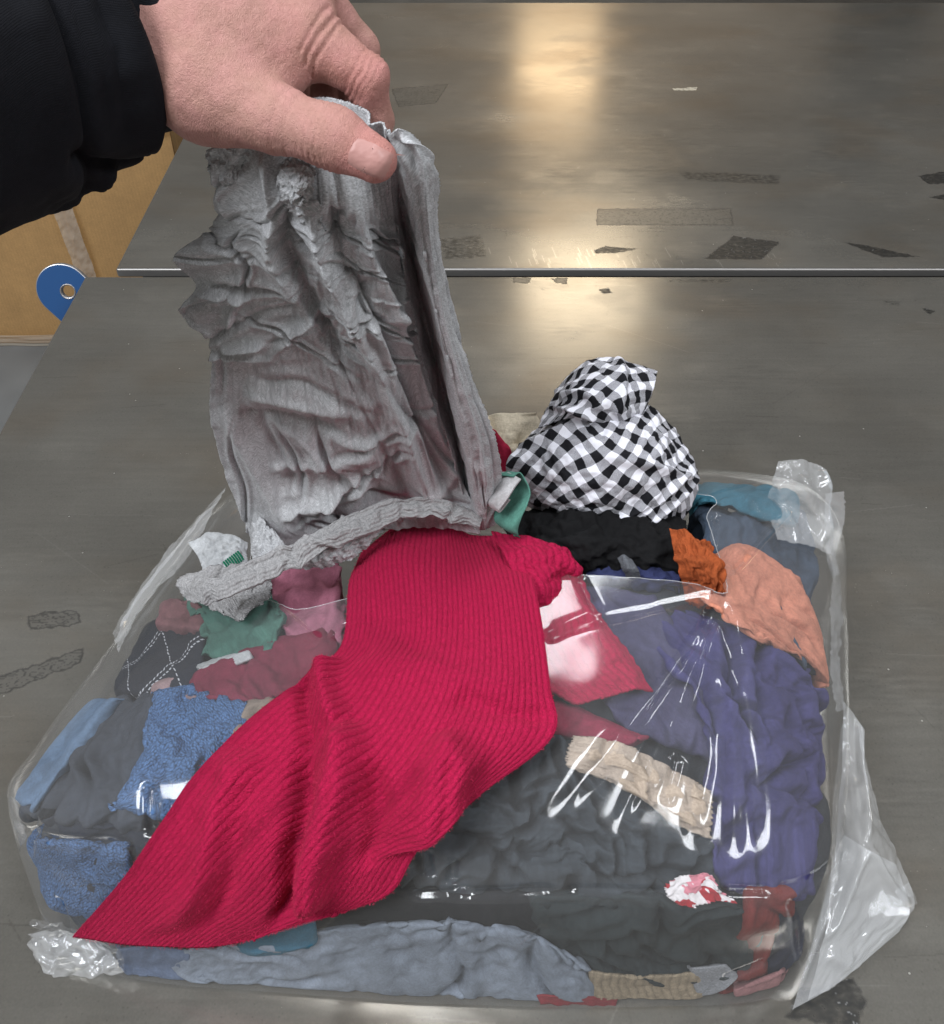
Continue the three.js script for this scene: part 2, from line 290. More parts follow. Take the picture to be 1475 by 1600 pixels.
// [outline in cm on the plate, kind]: 0 dark film, 1 outlined crackled residue, 2 white paint fleck, 3 faint smear
const MARKS = [
  [[[20.2,0,-150.7],[42,0,-150.7],[41.3,0,-145],[19.5,0,-145]], 1], [[[18.3,0,-137.1],[20.4,0,-138.4],[25.8,0,-137.5],[22.1,0,-136.1],[18.7,0,-135.9]], 0],
  [[[34.7,0,-134.2],[40.6,0,-141.7],[47.6,0,-139.6],[43.5,0,-134]], 0], [[[56.8,0,-139.8],[60.2,0,-138.8],[68,0,-134.9],[61.9,0,-134.7]], 0],
  [[[35.1,0,-164.9],[43.3,0,-164.4],[53.2,0,-163.4],[52,0,-159],[43.6,0,-160],[36.1,0,-160.9]], 3], [[[76.3,0,-162.9],[82.1,0,-164.9],[81.4,0,-160],[77,0,-159.5]], 0],
  [[[75.2,0,-154.8],[80.3,0,-156.6],[79,0,-152.9]], 0], [[[-5.7,0,-140.9],[1.7,0,-142.3],[2.4,0,-134.5],[-4.6,0,-133.8]], 3],
  [[[40.1,0,-202.7],[45.1,0,-203.4],[44.8,0,-201.7],[40.2,0,-201.7]], 2], [[[-16.3,0,-202.4],[-4.9,0,-205.1],[-7.2,0,-195.1],[-14.5,0,-193.2]], 1],
  [[[5.7,0,-129.5],[8.5,0,-129.5],[8.3,0,-128],[5.8,0,-128]], 1], [[[11.3,0,-129.3],[14,0,-129.5],[13.6,0,-127.7],[12.2,0,-127.9]], 1],
  [[[18,0,-126.1],[19.7,0,-126.8],[20.1,0,-125.2],[18.6,0,-124.9]], 0], [[[-47.3,0,-55.6],[-41.1,0,-58.5],[-37.7,0,-60.3],[-37.2,0,-58.5],[-41,0,-56.2],[-46.4,0,-53.1]], 1],
  [[[-44.3,0,-64.2],[-43,0,-64.8],[-39.5,0,-65],[-38.7,0,-63.5],[-40.1,0,-62.9],[-43.5,0,-62.5]], 1], [[[23.7,0,-28.5],[27.9,0,-29.4],[28.6,0,-27.7],[27.3,0,-25.8],[22,0,-26.3]], 0],
  [[[27.9,0,-129.3],[38.8,0,-129.5],[37.5,0,-127.9],[28.2,0,-128]], 3], [[[58.2,0,-123.6],[61.3,0,-123],[60.2,0,-121.6],[58.1,0,-121.9]], 3], [[[63.1,0,-121.3],[65,0,-120.6],[63.7,0,-119.3]], 0],
];
function plateMaps(x0, x1, z0, z1, seed) {                       // metres; v runs from z1 (near) to z0 (far)
  const w = 2048, h = 1280, marks = MARKS.filter(([p]) => p.some(q => q[0] > x0 * 100 && q[0] < x1 * 100 && q[2] > z0 * 100 && q[2] < z1 * 100)).map(([p, k]) => [p, k, Math.min(...p.map(q => q[0])) - 1, Math.max(...p.map(q => q[0])) + 1, Math.min(...p.map(q => q[2])) - 1, Math.max(...p.map(q => q[2])) + 1]);
  const r = rng(seed), rough = new Float32Array(w * h), scratches = [];
  for (let i = 0; i < 420; i++) { const x = x0 * 100 + r() * (x1 - x0) * 100, z = z0 * 100 + r() * (z1 - z0) * 100, a = r() < .7 ? (r() - .5) * .3 : (r() - .5) * 3, l = 2 + 14 * r() * r(); scratches.push([x, z, Math.cos(a), Math.sin(a), l, (r() - .5) * .12]); }
  for (let i = 0; i < 40; i++) scratches.push([2 + 45 * r(), z1 < -1.3 ? -133 - 5 * r() : -1e4, .15, 1, 1 + 2.2 * r(), .16]);
  const scr = new Float32Array(w * h);
  for (const [x, z, c, s, l, v] of scratches) for (let t = 0; t < l; t += .05) { const i = Math.round((x + c * t - x0 * 100) / (x1 - x0) / 100 * w), j = Math.round((z1 * 100 - z - s * t) / (z1 - z0) / 100 * h); if (i >= 0 && j >= 0 && i < w && j < h) scr[j * w + i] = v; }
  const map = texture(w, h, (u, v, i, j) => {
    const x = (x0 + u * (x1 - x0)) * 100, z = (z1 - v * (z1 - z0)) * 100;
    const big = fbm(x * .035, z * .05, seed, 4), streak = N3(x * .05, z * 1.3, seed + 4) * .6 + N3(x * .16, z * 4, seed + 9) * .4, fine = nD(x * .061, z * .061) - .5, rust = .3 * smooth(-.2, 1, fbm(x * .05 + 40, z * .07, seed + 2, 4) + .25 * fine);
    const pit = nD(x * .09 + .37, z * .09) > .955 ? 1 : 0;
    const scuff = N3(x * .4, z * 2.2, seed + 20) * N3(x * .07, z * .1, seed + 21), dust = smooth(.1, .7, fbm(x * .11, z * .14, seed + 30, 4));
    let L = .615 + .05 * big + .02 * streak + .045 * fine + .035 * scuff + .014 * dust - .07 * pit, c = [L * 1.0, L * .98, L * .94], ro = .195 + .03 * dust + .08 * scuff + .05 * big + .012 * streak + .03 * fine + .06 * pit;
    c = [c[0] * (1 - .10 * rust), c[1] * (1 - .2 * rust), c[2] * (1 - .3 * rust)]; ro += .12 * rust;
    const sc = scr[j * w + i]; if (sc) c = c.map(q => q + sc);
    if (nD(x * .033 + .7, z * .033 + .2) > .995) { c = [.8, .8, .78]; ro = .7; }
    for (const [p, k, ax, bx, az, bz] of marks) {
      if (x < ax || x > bx || z < az || z > bz) continue;
      const wx = x + .22 * N3(x * 1.1, z * 1.1, 3) + .1 * N3(x * 4, z * 4, 3), wz = z + .3 * N3(x * 1.2, z * 1.2, 8) + .12 * N3(x * 4, z * 4, 8), e = edgeDistance(p, wx, wz), n = fbm(x * 1.2, z * 1.8, 5, 3);
      if (!inside(p, wx, wz)) continue;
      if (k === 0) { const a = smooth(0, .25, e) * (.65 + .5 * n); c = c.map(q => q * (1 - a) + (.2 + .1 * n) * a); if (n > .5 && nC(x * .3, z * .3) > .55) c = [.62, .62, .62]; ro += .2 * a; }
      else if (k === 1) { const cr = Math.abs(N3(x * .9, z * 2.6, 12)) < .07 || e < .22, a = cr ? .5 : .18; c = c.map(q => q * (1 - a) + .26 * a); ro += .12; }
      else if (k === 2) { if (n > -.35) c = [.9, .88, .82]; ro = .6; }
      else { const a = smooth(0, .9, e) * (.3 + .45 * n); c = c.map(q => q * (1 - a) + .22 * a); ro += .1 * a; }
    }
    rough[j * w + i] = ro;
    return c;
  }, true);
  return [map, texture(w, h, (u, v, i, j) => rough[j * w + i], false)];
}
const edgeSteel = std({ color: rgb(.3, .29, .28), metalness: .8, roughness: .45 });
const legSteel = std({ color: rgb(.06, .12, .25), metalness: .2, roughness: .5 });
function table(label, x0, x1, z0, z1, top, seed) {
  const t = thing('steel_table', label, 'table'), cx = (x0 + x1) / 2, cz = (z0 + z1) / 2, w = x1 - x0, d = z1 - z0;
  mesh('plate', box(w, .014, d, cx, top - .0074, cz, .003), edgeSteel, t);
  const [map, roughnessMap] = plateMaps(x0, x1, z0, z1, seed);
  const face = new THREE.PlaneGeometry(w - .005, d - .005).rotateX(-Math.PI / 2).translate(cx, top, cz);
  mesh('plate_face', face, phys({ color: rgb(.78, .78, .765), map, roughnessMap, roughness: 1, metalness: .66 }), t);
  for (const [a, b] of [[0, 1], [1, 1]]) mesh('frame_rail', box(w - .06, .06, .04, cx, top - .046, a ? z0 + .04 : z1 - .04), edgeSteel, t);
  for (const sx of [x0 + .25, x1 - .1]) for (const sz of [z0 + .12, z1 - .12]) mesh('leg', box(.06, .72, .06, sx, -.4575 + .0, sz, .004), legSteel, t);
  return t;
}
table('steel work table under the plastic bag', -.569, 1.6, -1.297, .1, 0, 4);
table('steel work table across the gap behind the bag', -.529, 1.6, -2.575, -1.317, .001, 9);

// Blue lifting ear on the corner of the near table
{
  const s = new THREE.Shape(); s.moveTo(-.038, -.14); s.lineTo(.038, -.14); s.lineTo(.038, 0); s.absarc(0, 0, .038, 0, Math.PI, false); s.closePath();
  const hole = new THREE.Path(); hole.absarc(.004, -.006, .0105, 0, Math.PI * 2, true); s.holes.push(hole);
  const g = new THREE.ExtrudeGeometry(s, { depth: .008, bevelEnabled: true, bevelSize: .0015, bevelThickness: .0015, bevelSegments: 2, curveSegments: 32 });
  const o = thing('blue_bracket', 'blue painted steel ear with a round hole at the table corner', 'bracket');
  const p = [-62,-4.1,-133]; o.position.set(p[0] / 100, p[1] / 100, p[2] / 100); o.rotation.set(-.35, .1, .72);
  mesh('ear_plate', g, [phys({ color: rgb(.012, .07, .21), roughness: .35, metalness: .1, clearcoat: .3 }), std({ color: rgb(.4, .4, .42), metalness: .8, roughness: .4 })], o);
  mesh('hole_rim', new THREE.TorusGeometry(.0108, .0009, 8, 32).translate(.004, -.006, .0095), std({ color: rgb(.45, .42, .4), metalness: .9, roughness: .4 }), o);
}

// Cardboard box standing on the floor beyond the table's left edge
{
  const o = thing('cardboard_box', 'brown cardboard box with clear tape on the floor left of the tables', 'box');
  const flute = texture(512, 512, (x, y) => { const l = .5 + .5 * Math.sin(x * Math.PI * 2 * 46), q = .3 * nB(x, y) + .4 * nA(x, y) + .3 * nC(x, y); const line = nB(x * 1.0, .3) > .86 ? .07 : 0; return [.78, .63, .43].map(c => c * (.92 + line + .025 * l + .12 * (q - .5) + .07 * (nD(x, y) - .5))); }, true, [.4, .4]);
  const card = std({ map: flute, color: rgb(.9, .86, .8), roughness: .85 });
  const W = .75, Hh = .64, Dp = .5, X = -1.1, Y = -.82, Zf = -2.35;
  const side = new THREE.PlaneGeometry(W, Hh, 40, 30); const sp = side.attributes.position, su = side.attributes.uv;
  for (let i = 0; i < sp.count; i++) { const x = sp.getX(i), y = sp.getY(i); su.setXY(i, x, y); sp.setZ(i, .006 * N3(x * 4, y * 4, 1)); }
  side.computeVertexNormals();
  mesh('front_panel', side.translate(X, Y + Hh / 2, Zf), card, o);
  mesh('carton_body', box(W, Hh - .002, Dp, X, Y + Hh / 2, Zf - Dp / 2 - .012), card, o);
  const tapeM = phys({ color: rgb(.8, .74, .64), transmission: .7, roughness: .08, ior: 1.5, specularIntensity: 1 });
  const strip = (w, h, x, y, rz, seed, name) => { const g = new THREE.PlaneGeometry(w, h, 12, 90), p = g.attributes.position; for (let i = 0; i < p.count; i++) p.setZ(i, .004 + .005 * N3(p.getX(i) * 60, p.getY(i) * 34, seed) + .004 * N3(p.getX(i) * 160, p.getY(i) * 110, seed)); g.computeVertexNormals(); mesh(name, g.rotateZ(rz).translate(x, y, Zf + .012), tapeM, o); };
  const tp = [-102.7,-45.1,-233.5];
  strip(.05, .5, tp[0] / 100, tp[1] / 100, .06, 5, 'tape_strip');
  strip(W, .035, X, Y + .02, 0, 7, 'tape_strip'); strip(W, .04, X, Y + Hh - .015, 0, 9, 'tape_strip');
}

// ---------------------------------------------------------------- rags packed in the bag
function rag(name, label, material, o, group = 'rags packed in the bag') { return tag(mesh(name, cloth(o), material), label, 'rag', group); }
const J = (r, g, b, k = 'jersey') => fabric(k, r, g, b);
// fill underneath, so that the pile is closed
rag('charcoal_rag', 'charcoal rag at the bottom of the pile inside the bag', J(.05, .055, .065), { net: [[[-20.3,5.4,-55.9],[-20.3,8.5,-55.1],[-6.9,12.1,-48.5],[3.5,14.4,-54.9],[16.1,13.8,-55.4],[26.5,11.1,-57.2],[28,8.9,-59.1]],[[-21,7.8,-54.4],[-20.6,10.9,-53.3],[-7.6,15.2,-48.3],[3.2,16.3,-52.5],[15.5,15.7,-53],[25.7,12.9,-54.9],[27.2,10.6,-56.8]],[[-27.9,6.9,-45.7],[-26.9,9.9,-44.5],[-13.6,14,-43.2],[.1,14.8,-42.6],[12.8,14.2,-43],[24.7,10,-45],[26.1,7.2,-46.9]],[[-31.3,6.1,-38.3],[-29.3,8.5,-36.9],[-14.3,10.8,-35.7],[.1,11.6,-34.8],[12.7,10.6,-34.8],[24.8,8.3,-37],[25.6,5.2,-38.7]],[[-31.5,.5,-36.9],[-30,2.4,-35],[-14.6,5,-32.1],[.1,6,-31.1],[12.3,5.7,-30.8],[22.8,6.1,-31.8],[23.5,3.7,-33.9]],[[-28.4,.5,-32.7],[-26.8,.5,-31.6],[-14.8,.5,-30.5],[.1,.5,-29.9],[12.5,.5,-29.7],[21.1,.5,-30],[22.2,.5,-31.2]],[[-28.9,.5,-33.6],[-27.4,.5,-32.5],[-15.2,.5,-31.6],[.2,.5,-31],[12.8,.5,-30.9],[21.6,.5,-31],[22.7,.5,-32.2]]], lid: 2.48, nu: 110, nv: 90, ex: [.12, .12], out: .5 });
rag('light_blue_rag', 'light blue rag along the left edge of the bag', J(.16, .25, .38), { net: [[[-26.6,2.7,-47.9],[-28.4,5.6,-48.3],[-27.3,6.8,-47.5],[-26.5,7.7,-47.2],[-25.8,4.6,-47.8]],[[-29,5.2,-47.9],[-30.8,8,-48.3],[-29.3,9.5,-47.2],[-27.9,10.8,-46.4],[-27.1,7.7,-47]],[[-31.5,3.8,-45.2],[-33.3,6.7,-45.5],[-31.4,8.7,-44.2],[-29.7,10.2,-43.4],[-28,7.3,-43.3]],[[-31.9,5.4,-40.3],[-33.6,8.2,-41.2],[-32.2,9.4,-40.4],[-30.6,10.6,-39.9],[-30.9,7.8,-41.1]],[[-31.4,7.6,-41.5],[-33.9,8.3,-39.6],[-32.9,9.5,-38.1],[-31.5,10.4,-37.3],[-32.3,7.8,-38.7]],[[-28.1,8,-42],[-31.1,7.9,-40.8],[-31.4,6.6,-39.7],[-32.6,7.3,-38.5],[-33.3,4.6,-39.9]]], lid: 0.17, creaseCount: 6, nu: 50, nv: 60, ex: [.15, .06], out: .5 });
rag('slate_rag', 'slate grey folded rag at the left beside the blue towelling', J(.06, .068, .085), { net: [[[-24.1,1.8,-47],[-26.1,5.5,-47.6],[-25.5,7.4,-48.3],[-24.5,10,-48],[-25.3,7.1,-50.1]],[[-26.5,5.2,-46.8],[-28,9.1,-46.9],[-25.7,11.2,-46.3],[-23.4,13.2,-45.2],[-24.2,10.3,-47.3]],[[-28.4,4.7,-42.7],[-29.5,8.9,-42.9],[-27.1,11.4,-43],[-23.4,13.2,-42],[-24,10.2,-44]],[[-32.1,5.4,-41.5],[-30.9,9.6,-39.8],[-27.4,11.7,-38.9],[-23.4,13,-37.9],[-24,9.8,-39.8]],[[-33.7,5.2,-39.9],[-32,9.3,-37.6],[-27.8,10.9,-36.2],[-23.3,11.5,-35.2],[-23.8,8.1,-36.9]],[[-29.6,2.2,-42.7],[-32.4,5.4,-39.5],[-29.4,7.3,-37.7],[-24.6,7.7,-36.7],[-25,4.4,-38.4]]], lid: 0.97, creaseCount: 26, creaseSize: [1, .5], creaseAngle: 1.5, nu: 100, nv: 100, ex: [.2, .06], amp: .5, out: .9 });
rag('navy_rag', 'navy rag under the blue towelling at the front left', J(.025, .03, .045), { net: [[[-28.1,5.2,-41.4],[-32.5,6.2,-39.2],[-28.6,8.4,-37.3],[-24,9,-36.5],[-18.7,9.4,-35.8],[-18.5,7.1,-36.9]],[[-29.3,7.5,-40],[-31.4,8.4,-37.8],[-27.6,10.4,-35.9],[-23.2,11,-35.1],[-18,11.5,-34.3],[-17.8,9.3,-35.4]],[[-29.7,6.6,-38.7],[-31.9,6,-37.9],[-27.6,9,-34.7],[-23.2,9.7,-33.9],[-18,10.2,-33.1],[-17.8,7.9,-34.2]],[[-28.8,3.5,-37.1],[-31.6,3,-35.6],[-27.3,4.5,-33.3],[-22.8,5.4,-32.4],[-18.4,6.5,-31.8],[-18.3,4.3,-32.9]],[[-26,3.7,-37.9],[-31.5,.5,-37],[-28.2,1.4,-34.1],[-23.6,2.1,-33.1],[-19.1,3.3,-32.9],[-18.9,1.2,-34]]], lid: 1.16, nu: 70, nv: 50, ex: [.12, .15], out: .5 });
rag('blue_towel_rag', 'blue terry towelling rag left of the red rag', J(.10, .20, .40, 'terry'), { net: [[[-25.2,9.4,-47.8],[-24.4,11.7,-46.3],[-22,12.8,-46],[-19.1,13.8,-44.6],[-16.7,14.3,-43.7],[-17.1,12.2,-45.2]],[[-24.5,11.6,-46.2],[-23.6,13.9,-44.7],[-21.2,14.9,-44.3],[-18.4,16,-42.9],[-16.1,16.4,-42],[-16.5,14.3,-43.5]],[[-24.5,11.8,-43.6],[-23.5,14,-42.1],[-20.8,15.1,-41.3],[-18,15.8,-40.5],[-15.8,16,-39.6],[-16.2,13.8,-41]],[[-24.4,11.9,-40.2],[-23.4,14.1,-38.8],[-20.9,14.7,-38.1],[-18.5,15,-37.7],[-16.6,15.2,-37.5],[-17.1,13,-38.9]],[[-25.5,10.8,-37.4],[-24.5,13.1,-36.1],[-22.3,13.2,-35.5],[-20.2,13.4,-35.2],[-18.2,13.9,-35.3],[-18.8,11.7,-36.7]],[[-26.5,8.5,-38.6],[-25.5,10.7,-37.2],[-23.3,10.9,-36.6],[-21.1,11.1,-36.3],[-19,11.6,-36.5],[-19.5,9.4,-37.8]]], lid: 0.17, creaseCount: 10, nu: 90, nv: 90, ex: [.3, .25], amp: .7, thick: .3, out: .6 });
rag('blue_towel_rag', 'small blue terry rag at the lower left corner of the bag', J(.08, .155, .31, 'terry'), { net: [[[-28.9,5.5,-39.9],[-31.2,5.7,-39.1],[-30.8,7.7,-36.2],[-27.6,8.7,-35.5],[-24.8,9.1,-35.2],[-25.4,6.9,-36.3]],[[-30.8,6.5,-38.2],[-33.1,6.1,-37.3],[-29.7,9.7,-35],[-26.6,10.7,-34.2],[-23.9,11.2,-33.8],[-24.5,9,-34.9]],[[-30.7,4.3,-37],[-32.8,4.2,-35.9],[-29.5,6.8,-34.4],[-26.7,7.9,-33.2],[-24,8.6,-32.5],[-24.5,6.3,-33.7]],[[-30.3,1.6,-36.1],[-31.6,2.9,-33.8],[-29.4,3.7,-32.8],[-27.2,4.4,-32.2],[-24.6,5.2,-31.7],[-25.1,2.9,-32.8]],[[-28.9,.5,-37.9],[-31.6,.6,-35.2],[-30.2,1.1,-33.8],[-28.1,1.7,-33.2],[-25.5,2.5,-32.7],[-26,.5,-33.7]]], lid: 0.24, creaseCount: 10, nu: 80, nv: 60, ex: [.12, .12], thick: .3 });
rag('plaid_rag', 'charcoal rag with white stitched diagonal lines at the left', phys({ map: stitched, bumpMap: knit, bumpScale: .0003, roughness: .92, specularIntensity: .3 }), { net: [[[-22.2,7.2,-57.5],[-26.5,3.3,-58.9],[-23.8,6.8,-55.9],[-21.4,9.5,-53.4],[-20.9,6.9,-54.3]],[[-26.2,6.3,-58.4],[-29.1,5.5,-58.8],[-24.8,10.2,-54.6],[-21.6,13,-51.6],[-21.2,10.4,-52.6]],[[-27.5,5.8,-55.6],[-30.1,5.8,-54.9],[-24.9,11,-50.6],[-21.1,14.2,-48.3],[-21.3,12,-50]],[[-28.2,4.3,-49.6],[-29.2,8,-49.3],[-25.4,11.7,-46.9],[-21,14.4,-45.2],[-21,12.1,-46.8]],[[-26.1,2,-48],[-27.2,5.7,-47.9],[-25.5,8.6,-47.3],[-21.9,11.8,-46.5],[-21.9,9.5,-48.2]]], lid: 0.70, nu: 60, nv: 50, ex: [.06, .08], out: .5 });
rag('dusty_rose_rag', 'dusty rose rag below the white scrap at the left', J(.28, .13, .14), { net: [[[-24.4,3.4,-58.8],[-25.8,5.8,-58.9],[-24.2,7.7,-57.8],[-22.3,9.5,-55.9],[-21.3,7.3,-56.3]],[[-26.2,5.4,-59],[-27.5,8,-58.9],[-25.1,10.3,-57.2],[-22.7,12.2,-55],[-21.9,9.9,-55.3]],[[-26.1,6,-56.9],[-27.3,8.7,-56.8],[-24.8,10.8,-55.3],[-22.1,12.9,-53.2],[-21.4,10.7,-53.7]],[[-25.8,6.7,-54.9],[-26.9,9.4,-54.9],[-24.3,11.6,-53.1],[-21.9,13.4,-51.5],[-21.5,11.1,-52.3]],[[-24.2,4.7,-54.3],[-25.4,7.2,-54.4],[-23.6,9.1,-53.2],[-21.7,10.9,-52.1],[-21.4,8.7,-53]]], lid: 0.24, nu: 40, nv: 40, ex: [.15, .15], out: .5 });
rag('green_rag', 'sage green rag at the left under the grey hem', J(.10, .24, .19), { net: [[[-22.1,3.4,-58.9],[-23.8,6.5,-59.1],[-20.9,9.6,-58.6],[-17.4,12.8,-55.7],[-15.4,13.1,-52],[-15.3,10,-52.2]],[[-24,6.3,-58.8],[-25.4,9.6,-58.8],[-21.1,12.9,-56.8],[-16.7,15.7,-53.4],[-15.1,16.6,-50.8],[-15.7,14.5,-53.2]],[[-23.4,7.9,-56],[-23.6,11.6,-55],[-20,14.3,-52.5],[-16.2,16.5,-50.6],[-14.5,17.2,-49.4],[-14.9,14.7,-51.4]],[[-21.5,10.7,-52],[-21.1,14,-50.4],[-18.9,15.5,-49.2],[-16.4,16.5,-48.4],[-14.8,17,-48],[-15.3,14.5,-50.1]],[[-21.5,12.2,-49.9],[-20.4,15,-47.8],[-18.4,15.8,-46.8],[-16.3,16.6,-46.5],[-14.9,16.9,-46.5],[-15.3,14.4,-48.6]],[[-22.2,9.7,-51.5],[-21.2,12.5,-49.4],[-19.2,13.2,-48.5],[-17.1,14,-48.3],[-15.5,14.3,-48.4],[-16,11.8,-50.5]]], lid: 0.31, creaseCount: 10, nu: 70, nv: 60, ex: [.16, .16], out: .7 });
rag('pink_rag', 'pink rag left of the red rag under the film', J(.52, .19, .27), { net: [[[-18.3,9.8,-60.5],[-17.2,12.4,-58.5],[-14.9,12.4,-59.3],[-12.1,12.7,-59.6],[-12.1,10.2,-61.9]],[[-17.4,12.3,-57.6],[-16.4,15,-55.6],[-14.1,15.1,-56.3],[-11.5,15.4,-56.4],[-11.4,12.8,-58.5]],[[-16.3,13.5,-53.9],[-15.2,16,-51],[-12.7,16.9,-50.6],[-10.1,17.6,-50],[-10.2,15.1,-52.1]],[[-14.9,14.2,-50.5],[-13.9,16.8,-48.2],[-11.8,17.1,-47.3],[-9.8,17.3,-46.5],[-9.9,14.7,-48.5]],[[-15.3,11.6,-52],[-14.3,14.2,-49.8],[-12.2,14.4,-48.9],[-10.2,14.6,-48.1],[-10.3,12,-50]]], lid: 0.70, creaseCount: 6, nu: 50, nv: 50, ex: [.12, .14], out: .6 });
rag('maroon_rag', 'maroon rag between the green rag and the blue towelling', J(.23, .035, .065), { net: [[[-21.9,10.4,-49.7],[-20.8,12.9,-48],[-18.4,13.8,-48.7],[-15.4,14.7,-49.3],[-11.4,15.5,-49.9],[-11.4,13.2,-52]],[[-21.1,12.8,-47.8],[-20.1,15.3,-46],[-17.6,16.2,-46.5],[-14.7,17.1,-47],[-10.8,17.8,-47.6],[-10.9,15.5,-49.7]],[[-21.8,12.5,-46.9],[-20.6,15,-45],[-17.2,16.3,-44.4],[-13.8,17,-44.4],[-9.6,17.7,-45],[-9.6,15.4,-47]],[[-20.6,12.9,-45.1],[-19.5,15.5,-43.2],[-16.4,16.3,-42.5],[-13.6,16.8,-42.3],[-9.4,17.4,-42.4],[-9.4,15,-44.2]],[[-21.3,10.6,-46.7],[-20.1,13.1,-44.8],[-17,13.9,-44.1],[-14.1,14.3,-43.9],[-9.8,14.9,-43.9],[-9.7,12.4,-45.8]]], lid: 0.24, creaseCount: 12, nu: 80, nv: 50, ex: [.15, .18], out: .7 });
rag('blush_rag', 'pale blush rag scrap above the blue towelling', J(.42, .29, .29), { net: [[[-24.9,6.8,-49.3],[-24.5,9.6,-48.3],[-22.6,11.7,-48.6],[-20.6,12.7,-48.7],[-20.9,10.7,-50.3]],[[-24.9,9.4,-48.1],[-24.4,12.2,-47],[-21.9,13.9,-46.9],[-19.8,14.7,-46.7],[-20.1,12.8,-48.3]],[[-25.3,9.7,-47.3],[-24.5,12.4,-46],[-21.6,14.1,-45.4],[-19.4,14.9,-44.8],[-19.7,12.9,-46.3]],[[-24.6,10.9,-46.4],[-23.6,13.3,-44.8],[-21.3,14.2,-44.1],[-19.1,15,-43.3],[-19.4,13,-44.7]],[[-25.3,9,-47.8],[-24.2,11.3,-46.1],[-22,12.1,-45.4],[-19.7,12.9,-44.6],[-20,10.9,-46]]], lid: 0.83, nu: 40, nv: 30, ex: [.1, .12], out: .5 });
rag('white_rag', 'white rag scrap below the green rag', J(.62, .64, .64), { net: [[[-22,11.7,-49],[-21.2,13.5,-47.8],[-19.5,14.1,-48],[-17.4,14.8,-48.1],[-17.5,13.3,-49.5]],[[-21.4,13.4,-47.7],[-20.6,15.1,-46.4],[-18.9,15.8,-46.6],[-16.8,16.5,-46.7],[-17,15,-48]],[[-21.1,13.5,-47.1],[-20.2,15.3,-45.9],[-18.5,15.9,-45.7],[-16.4,16.7,-45.8],[-16.5,15.1,-47.2]],[[-21.6,11.9,-48.3],[-20.7,13.6,-47],[-18.9,14.3,-46.8],[-16.7,15,-47],[-16.9,13.4,-48.4]]], lid: 0.17, nu: 40, nv: 24, ex: [.1, .15] });
rag('taupe_rag', 'taupe rag peeking out left of the red rag', J(.36, .29, .235), { net: [[[-17.3,12.2,-45.2],[-16.6,14.4,-43.7],[-15.5,14.6,-44.1],[-14,14.8,-43.7],[-14.3,12.7,-45.2]],[[-16.8,14.3,-43.5],[-16.1,16.5,-42],[-14.9,16.7,-42.2],[-13.5,16.9,-41.9],[-13.8,14.8,-43.4]],[[-17.4,14,-42.1],[-16.6,16.2,-40.5],[-15.2,16.4,-40.4],[-13.3,16.7,-40.2],[-13.5,14.5,-41.7]],[[-17.4,13.7,-40.7],[-16.6,15.9,-39.2],[-15.2,15.9,-38.6],[-13.6,16.1,-38.5],[-13.9,13.9,-39.9]],[[-18.1,11.4,-42],[-17.2,13.6,-40.4],[-15.7,13.7,-39.8],[-14.1,13.8,-39.7],[-14.4,11.6,-41.1]]], lid: 0.11, nu: 40, nv: 40, ex: [.12, .08] });
// right half
rag('blue_grey_rag', 'blue grey rag across the rear right of the bag', J(.065, .09, .13), { net: [[[19,8.8,-61],[19.3,12,-62],[22.8,10.9,-63.6],[26.8,9.8,-67.7],[28.8,8.2,-67.1],[28,4.9,-67.1]],[[19,12.2,-61.7],[19.3,15.5,-62.5],[22.9,14.5,-63.9],[27.1,13.3,-66.9],[30.3,11.5,-67.3],[29.3,8.1,-67.4]],[[20.5,13.9,-63],[20,16.2,-60.6],[23.6,15.5,-61.3],[27.5,13.9,-62.5],[30.6,11.7,-63.8],[30.6,8.5,-65.7]],[[21,14,-58.2],[19.9,15.7,-55.5],[24.1,15.2,-57],[27.7,13.5,-58.1],[29.4,11.1,-59.2],[27.3,8.6,-60.4]],[[24.6,12.2,-54.7],[23.8,14.6,-52.7],[25.7,13.8,-53.4],[27.8,12.5,-54],[28.8,10.6,-54.9],[27.8,7.6,-56.6]],[[26.9,9.7,-50.6],[25.9,12.2,-48.7],[26.8,11.6,-49.1],[28,10.7,-49.7],[27.9,9.6,-50.3],[26.6,6.8,-51.9]],[[27.9,6.9,-52.2],[27,9.4,-50.3],[27.9,8.8,-50.7],[28.2,7.7,-51.3],[26.4,6.8,-51.5],[25.1,4,-53.1]]], lid: 1.30, creaseCount: 22, nu: 90, nv: 90, ex: [.14, .14], amp: .5, out: .9 });
rag('teal_rag', 'teal rag at the rear right edge of the bag', J(.06, .21, .29), { net: [[[20.1,9.7,-64.8],[20.5,11.9,-66.4],[24.3,9.9,-68.8],[23.5,14.2,-67.1],[26.8,13.3,-67.2],[25,12.8,-66.2]],[[19.9,12.3,-65.7],[20.3,14.6,-67.1],[23.7,13.8,-68.2],[26.9,13,-68.8],[29.6,12.8,-68.1],[29.1,10.2,-67.3]],[[19.2,14.2,-62.3],[19.4,16.8,-62.8],[22.2,16.4,-63.6],[25.5,15.4,-64.8],[29.2,13.9,-65],[29.8,11.3,-66.4]],[[20.2,15.8,-64.2],[19.8,17.6,-62.2],[22.2,16.7,-62.4],[25,15.8,-62],[28,14.6,-62.4],[28.9,12.4,-64.1]],[[20.8,14,-66],[20.4,15.7,-64],[22.8,14.9,-64.1],[25.5,13.9,-63.5],[28.4,12.6,-63.7],[29.3,10.4,-65.5]]], lid: 0.37, creaseCount: 10, nu: 70, nv: 40, ex: [.12, .16], out: .6 });
